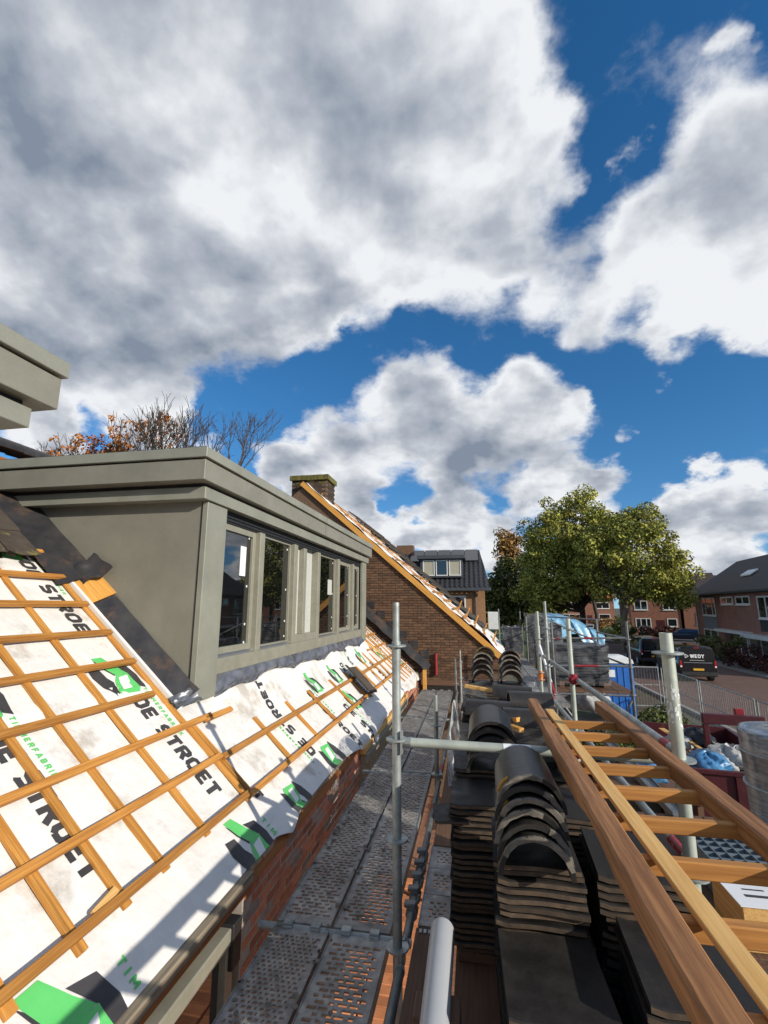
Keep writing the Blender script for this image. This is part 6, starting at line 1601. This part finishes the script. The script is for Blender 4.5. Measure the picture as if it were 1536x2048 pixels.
def tree(x, y, trunk_h, tr, lobes, label, leaf, bark='bark', per=150, size=0.22, seed=1, lean=(0, 0), nclump=90, group='trees by the street', clump=(0.7, 1.3)):
    """lobes: ellipsoids (cx, cy, cz, rx, ry, rz) that together make the crown"""
    rr = random.Random(seed)
    t = thing('tree', label, 'tree', (x, y, GZ), group)
    mb = MB(); fork = Vector((x + lean[0], y + lean[1], GZ + trunk_h))
    limb(mb, (x, y, GZ - 0.05), fork, tr * 1.15, tr * 0.8, rr, 6, 0.05)
    clumps = []
    tot = sum(l[3] * l[5] for l in lobes)
    for (cx, cy, cz, rx, ry, rz) in lobes:
        k = max(4, int(nclump * rx * rz / tot))
        for _ in range(k):
            d = Vector((rr.gauss(0, 1), rr.gauss(0, 1), rr.gauss(0, 1))).normalized()
            q = rr.uniform(0.30, 1.0) ** 0.55 * (1.0 if rr.random() < 0.8 else rr.uniform(1.0, 1.2))
            clumps.append((cx + d.x * rx * q, cy + d.y * ry * q, cz + d.z * rz * q, rr.uniform(*clump)))
        for _ in range(4):
            e = Vector((cx + rr.uniform(-.5, .5) * rx, cy + rr.uniform(-.5, .5) * ry, cz + rr.uniform(-.4, .6) * rz))
            pts = limb(mb, fork - Vector((0, 0, rr.uniform(0, .6))), e, tr * 0.42, tr * 0.10, rr, 5, 0.2)
            for _ in range(2):
                e2 = e + Vector((rr.uniform(-1, 1) * rx, rr.uniform(-1, 1) * ry, rr.uniform(-.3, .8) * rz)) * 0.5
                limb(mb, pts[3], e2, tr * 0.16, tr * 0.04, rr, 3, 0.2)
    obj('trunk', mb, M[bark], t, smooth=True)
    obj('crown', leaves_mesh(clumps, per, size, rr, 1.0), M[leaf], t)
    return t
tree(14.3, 52.0, 4.6, 0.30, [(16.2, 53, 5.0, 4.6, 4.2, 4.6), (18.6, 52.5, 3.2, 2.9, 3.0, 3.2), (13.2, 52.2, 4.4, 2.8, 3.0, 3.6), (16.8, 52.5, 8.0, 2.7, 2.8, 2.3), (20.0, 52.5, 1.9, 1.6, 1.8, 1.9)],
     'big olive leaved tree with bare curved trunk, right one of the pair', 'leaf_olive', seed=3, lean=(0.5, 0), nclump=250, per=150, size=0.16, clump=(0.45, 1.25))
tree(11.9, 58.0, 4.2, 0.36, [(11.0, 58, 6.5, 5.2, 4.5, 5.0), (12.4, 58, 10.4, 3.6, 3.4, 2.8), (7.6, 57.5, 4.0, 3.2, 3.2, 3.2), (14.4, 58.5, 7.4, 3.0, 3.2, 3.8), (8.4, 58, 8.0, 2.6, 2.6, 2.6), (10.4, 56.0, 2.4, 3.0, 2.0, 1.8), (7.2, 57.0, 1.6, 2.4, 2.0, 2.0)],
     'broad olive leaved tree with dark trunk, left one of the pair', 'leaf_olive', 'bark_dark', seed=5, nclump=320, per=150, size=0.165, clump=(0.45, 1.3))
tree(17.4, 76.0, 6.0, 0.30, [(17.4, 77, 6.0, 5.0, 4.0, 4.5)], 'tree with straight dark trunk between the two big trees', 'leaf_green', 'bark_dark', seed=8, nclump=80, per=85, size=0.28)
tree(4.6, 66.0, 3.0, 0.28, [(4.8, 66, 2.0, 3.3, 3.0, 4.0), (3.0, 66, 0.0, 2.0, 2.0, 2.8), (6.6, 65.5, 0.0, 2.4, 2.2, 2.6)], 'dark leafy tree beside the solar panel house', 'leaf_dark', 'bark_dark', seed=9, nclump=110, per=85, size=0.26)
tree(9.6, 70.0, 3.0, 0.28, [(9.0, 70, 0.8, 3.8, 3.0, 3.2)], 'dark tree in the shade below the left crown', 'leaf_dark', 'bark_dark', seed=19, nclump=80, per=85, size=0.28)
tree(6.2, 86.0, 5.0, 0.25, [(6.0, 86, 8.0, 1.9, 1.8, 4.4), (5.4, 86, 11.4, 1.1, 1.1, 2.3), (7.0, 86, 10.6, 1.2, 1.1, 2.6)], 'tall narrow rust coloured tree rising behind the dark one', 'leaf_rust', 'bark_dark', seed=11, nclump=70, per=60, size=0.24)
tree(1.6, 95.0, 4.0, 0.3, [(2.6, 95, 1.6, 5.0, 3.0, 4.0)], 'far dark tree at the end of the lane', 'leaf_dark', 'bark_dark', seed=12, nclump=70, per=70, size=0.36)

def shrub(x, y, z0, rx, ry, h, label, leaf, seed, n=16, per=130, size=0.10, group='shrubs and hedges'):
    rr = random.Random(seed); t = thing('shrub', label, 'shrub', (x, y, z0), group)
    cl = [(x + rr.uniform(-1, 1) * rx, y + rr.uniform(-1, 1) * ry, z0 + rr.uniform(0.15, 0.85) * h, rr.uniform(.25, .45) * min(rx + .2, ry + .2, h)) for _ in range(n)]
    obj('foliage', leaves_mesh(cl, per / max(.2, cl[0][3]) * .6, size, rr, 1), M[leaf], t)
    mb = MB()
    for c in cl[:8]: limb(mb, (x + (c[0] - x) * .2, y + (c[1] - y) * .2, z0), c[:3], 0.03, 0.01, rr, 3)
    obj('stems', mb, M['bark_dark'], t)
    return t
shrub(14.6, 62, GZ, 2.6, 1.2, 1.5, 'bright green bush between the two big trunks', 'leaf_olive', 1, 22, 120, .14)
shrub(11.2, 62.5, GZ, 1.6, 1.2, 1.4, 'dark green bush left of the bright one', 'leaf_green', 2, 16, 120, .14)
shrub(5.6, 17.4, GZ, 0.7, 0.8, 1.1, 'green weeds growing beside the portable toilet', 'leaf_green', 3, 18, 110, .07)
shrub(3.4, 14.9, GZ, 0.8, 0.7, 0.9, 'green weeds below the loading tower', 'leaf_green', 4, 16, 110, .07)
shrub(17.9, 36.6, GZ + .1, 0.7, 2.4, 1.7, 'dark red hedge before the corner house', 'leaf_red', 5, 30, 130, .10)
shrub(18.6, 42.5, GZ + .1, 0.8, 2.6, 2.0, 'dark evergreen hedge behind the lettered van', 'leaf_dark', 6, 30, 130, .10)
shrub(24.4, 72.0, GZ, 2.0, 1.0, 1.7, 'reddish bush before the square window house', 'leaf_red', 7, 20, 110, .14)
shrub(21.5, 76.5, GZ, 1.4, 1.4, 3.0, 'tall green bush left of the terraced houses', 'leaf_green', 8, 24, 110, .16)
shrub(22.0, 96.0, GZ, 5.0, 1.5, 2.6, 'rusty bushes in the gardens behind the trees', 'leaf_rust', 9, 34, 90, .2)
shrub(14.5, 100.0, GZ, 4.0, 1.5, 2.4, 'dark hedge across the end of the gardens', 'leaf_green', 10, 30, 90, .2)
shrub(6.5, 112.0, GZ, 7.0, 2.0, 6.0, 'dark wall of bushes far down the lane', 'leaf_dark', 13, 46, 90, .3)

# autumn trees behind the near roof
def bare_tree(x, y, h, label, seed, leaf_n, spreadk=0.52, focus=None, levels=8, lift=0.12):
    """branching grown at unit size, then scaled so that its top stands h above the ground"""
    rr = random.Random(seed); t = thing('autumn_tree', label, 'tree', (x, y, GZ), 'autumn trees behind the roof')
    segs, tips = [], []
    def grow(p, d, l, r, depth):
        q = p + d * l
        mid = p.lerp(q, 0.5) + Vector((rr.uniform(-1, 1), rr.uniform(-1, 1), rr.uniform(-1, 1))) * l * 0.08
        segs.append((p, mid, r, r * .86)); segs.append((mid, q, r * .86, r * .70))
        if depth >= 4: tips.append(q)
        if depth >= levels: return
        n = 2 if depth < 2 or rr.random() < 0.6 else 3
        for i in range(n):
            a = Vector((rr.gauss(0, 1), rr.gauss(0, 1), rr.gauss(0, .5))).normalized()
            nd = (d + a * rr.uniform(spreadk * .7, spreadk * 1.4) + Vector((0, 0, lift))).normalized()
            grow(q, nd, l * rr.uniform(.66, .88), r * (.62 if i else .72), depth + 1)
        if depth > 1 and rr.random() < 0.8:
            a = Vector((rr.gauss(0, 1), rr.gauss(0, 1), rr.gauss(0, .5))).normalized()
            grow(mid, (d * .5 + a).normalized(), l * .45, r * .4, min(levels, depth + 3))
    grow(Vector((0, 0, 0)), Vector((0.03, 0, 1)).normalized(), 1.0, 0.055, 0)
    k = h / max(s_[1].z for s_ in segs); o = Vector((x, y, GZ))
    mb = MB()
    for p, q, r0, r1 in segs: mb.tube(o + p * k, o + q * k, max(r0 * k, .008), 6 if r0 > .012 else 4, r2=max(r1 * k, .006), caps=False)
    obj('trunk', mb, M['bark_dark'], t, smooth=True)
    tips = [o + p * k for p in tips]
    if focus: tips = [p for p in tips if Vector(((p.x - focus[0]), (p.z - focus[1]))).length < focus[2]]
    cl = [(p.x, p.y, p.z, rr.uniform(.14, .26)) for p in rr.sample(tips, min(len(tips), leaf_n))]
    obj('leaves', leaves_mesh(cl, 110, 0.075, rr, 1), M['leaf_orange'], t)
    return t
bare_tree(-15.4, 16.0, 12.0, 'autumn tree with orange leaves left behind the dormer roof', 23, 130, spreadk=0.42, lift=0.12, focus=(-15.0, 6.6, 1.5))
bare_tree(-11.9, 18.0, 13.7, 'nearly bare autumn tree rising behind the dormer corner', 31, 45, focus=(-13.0, 7.4, 1.2), spreadk=0.40, lift=0.14)
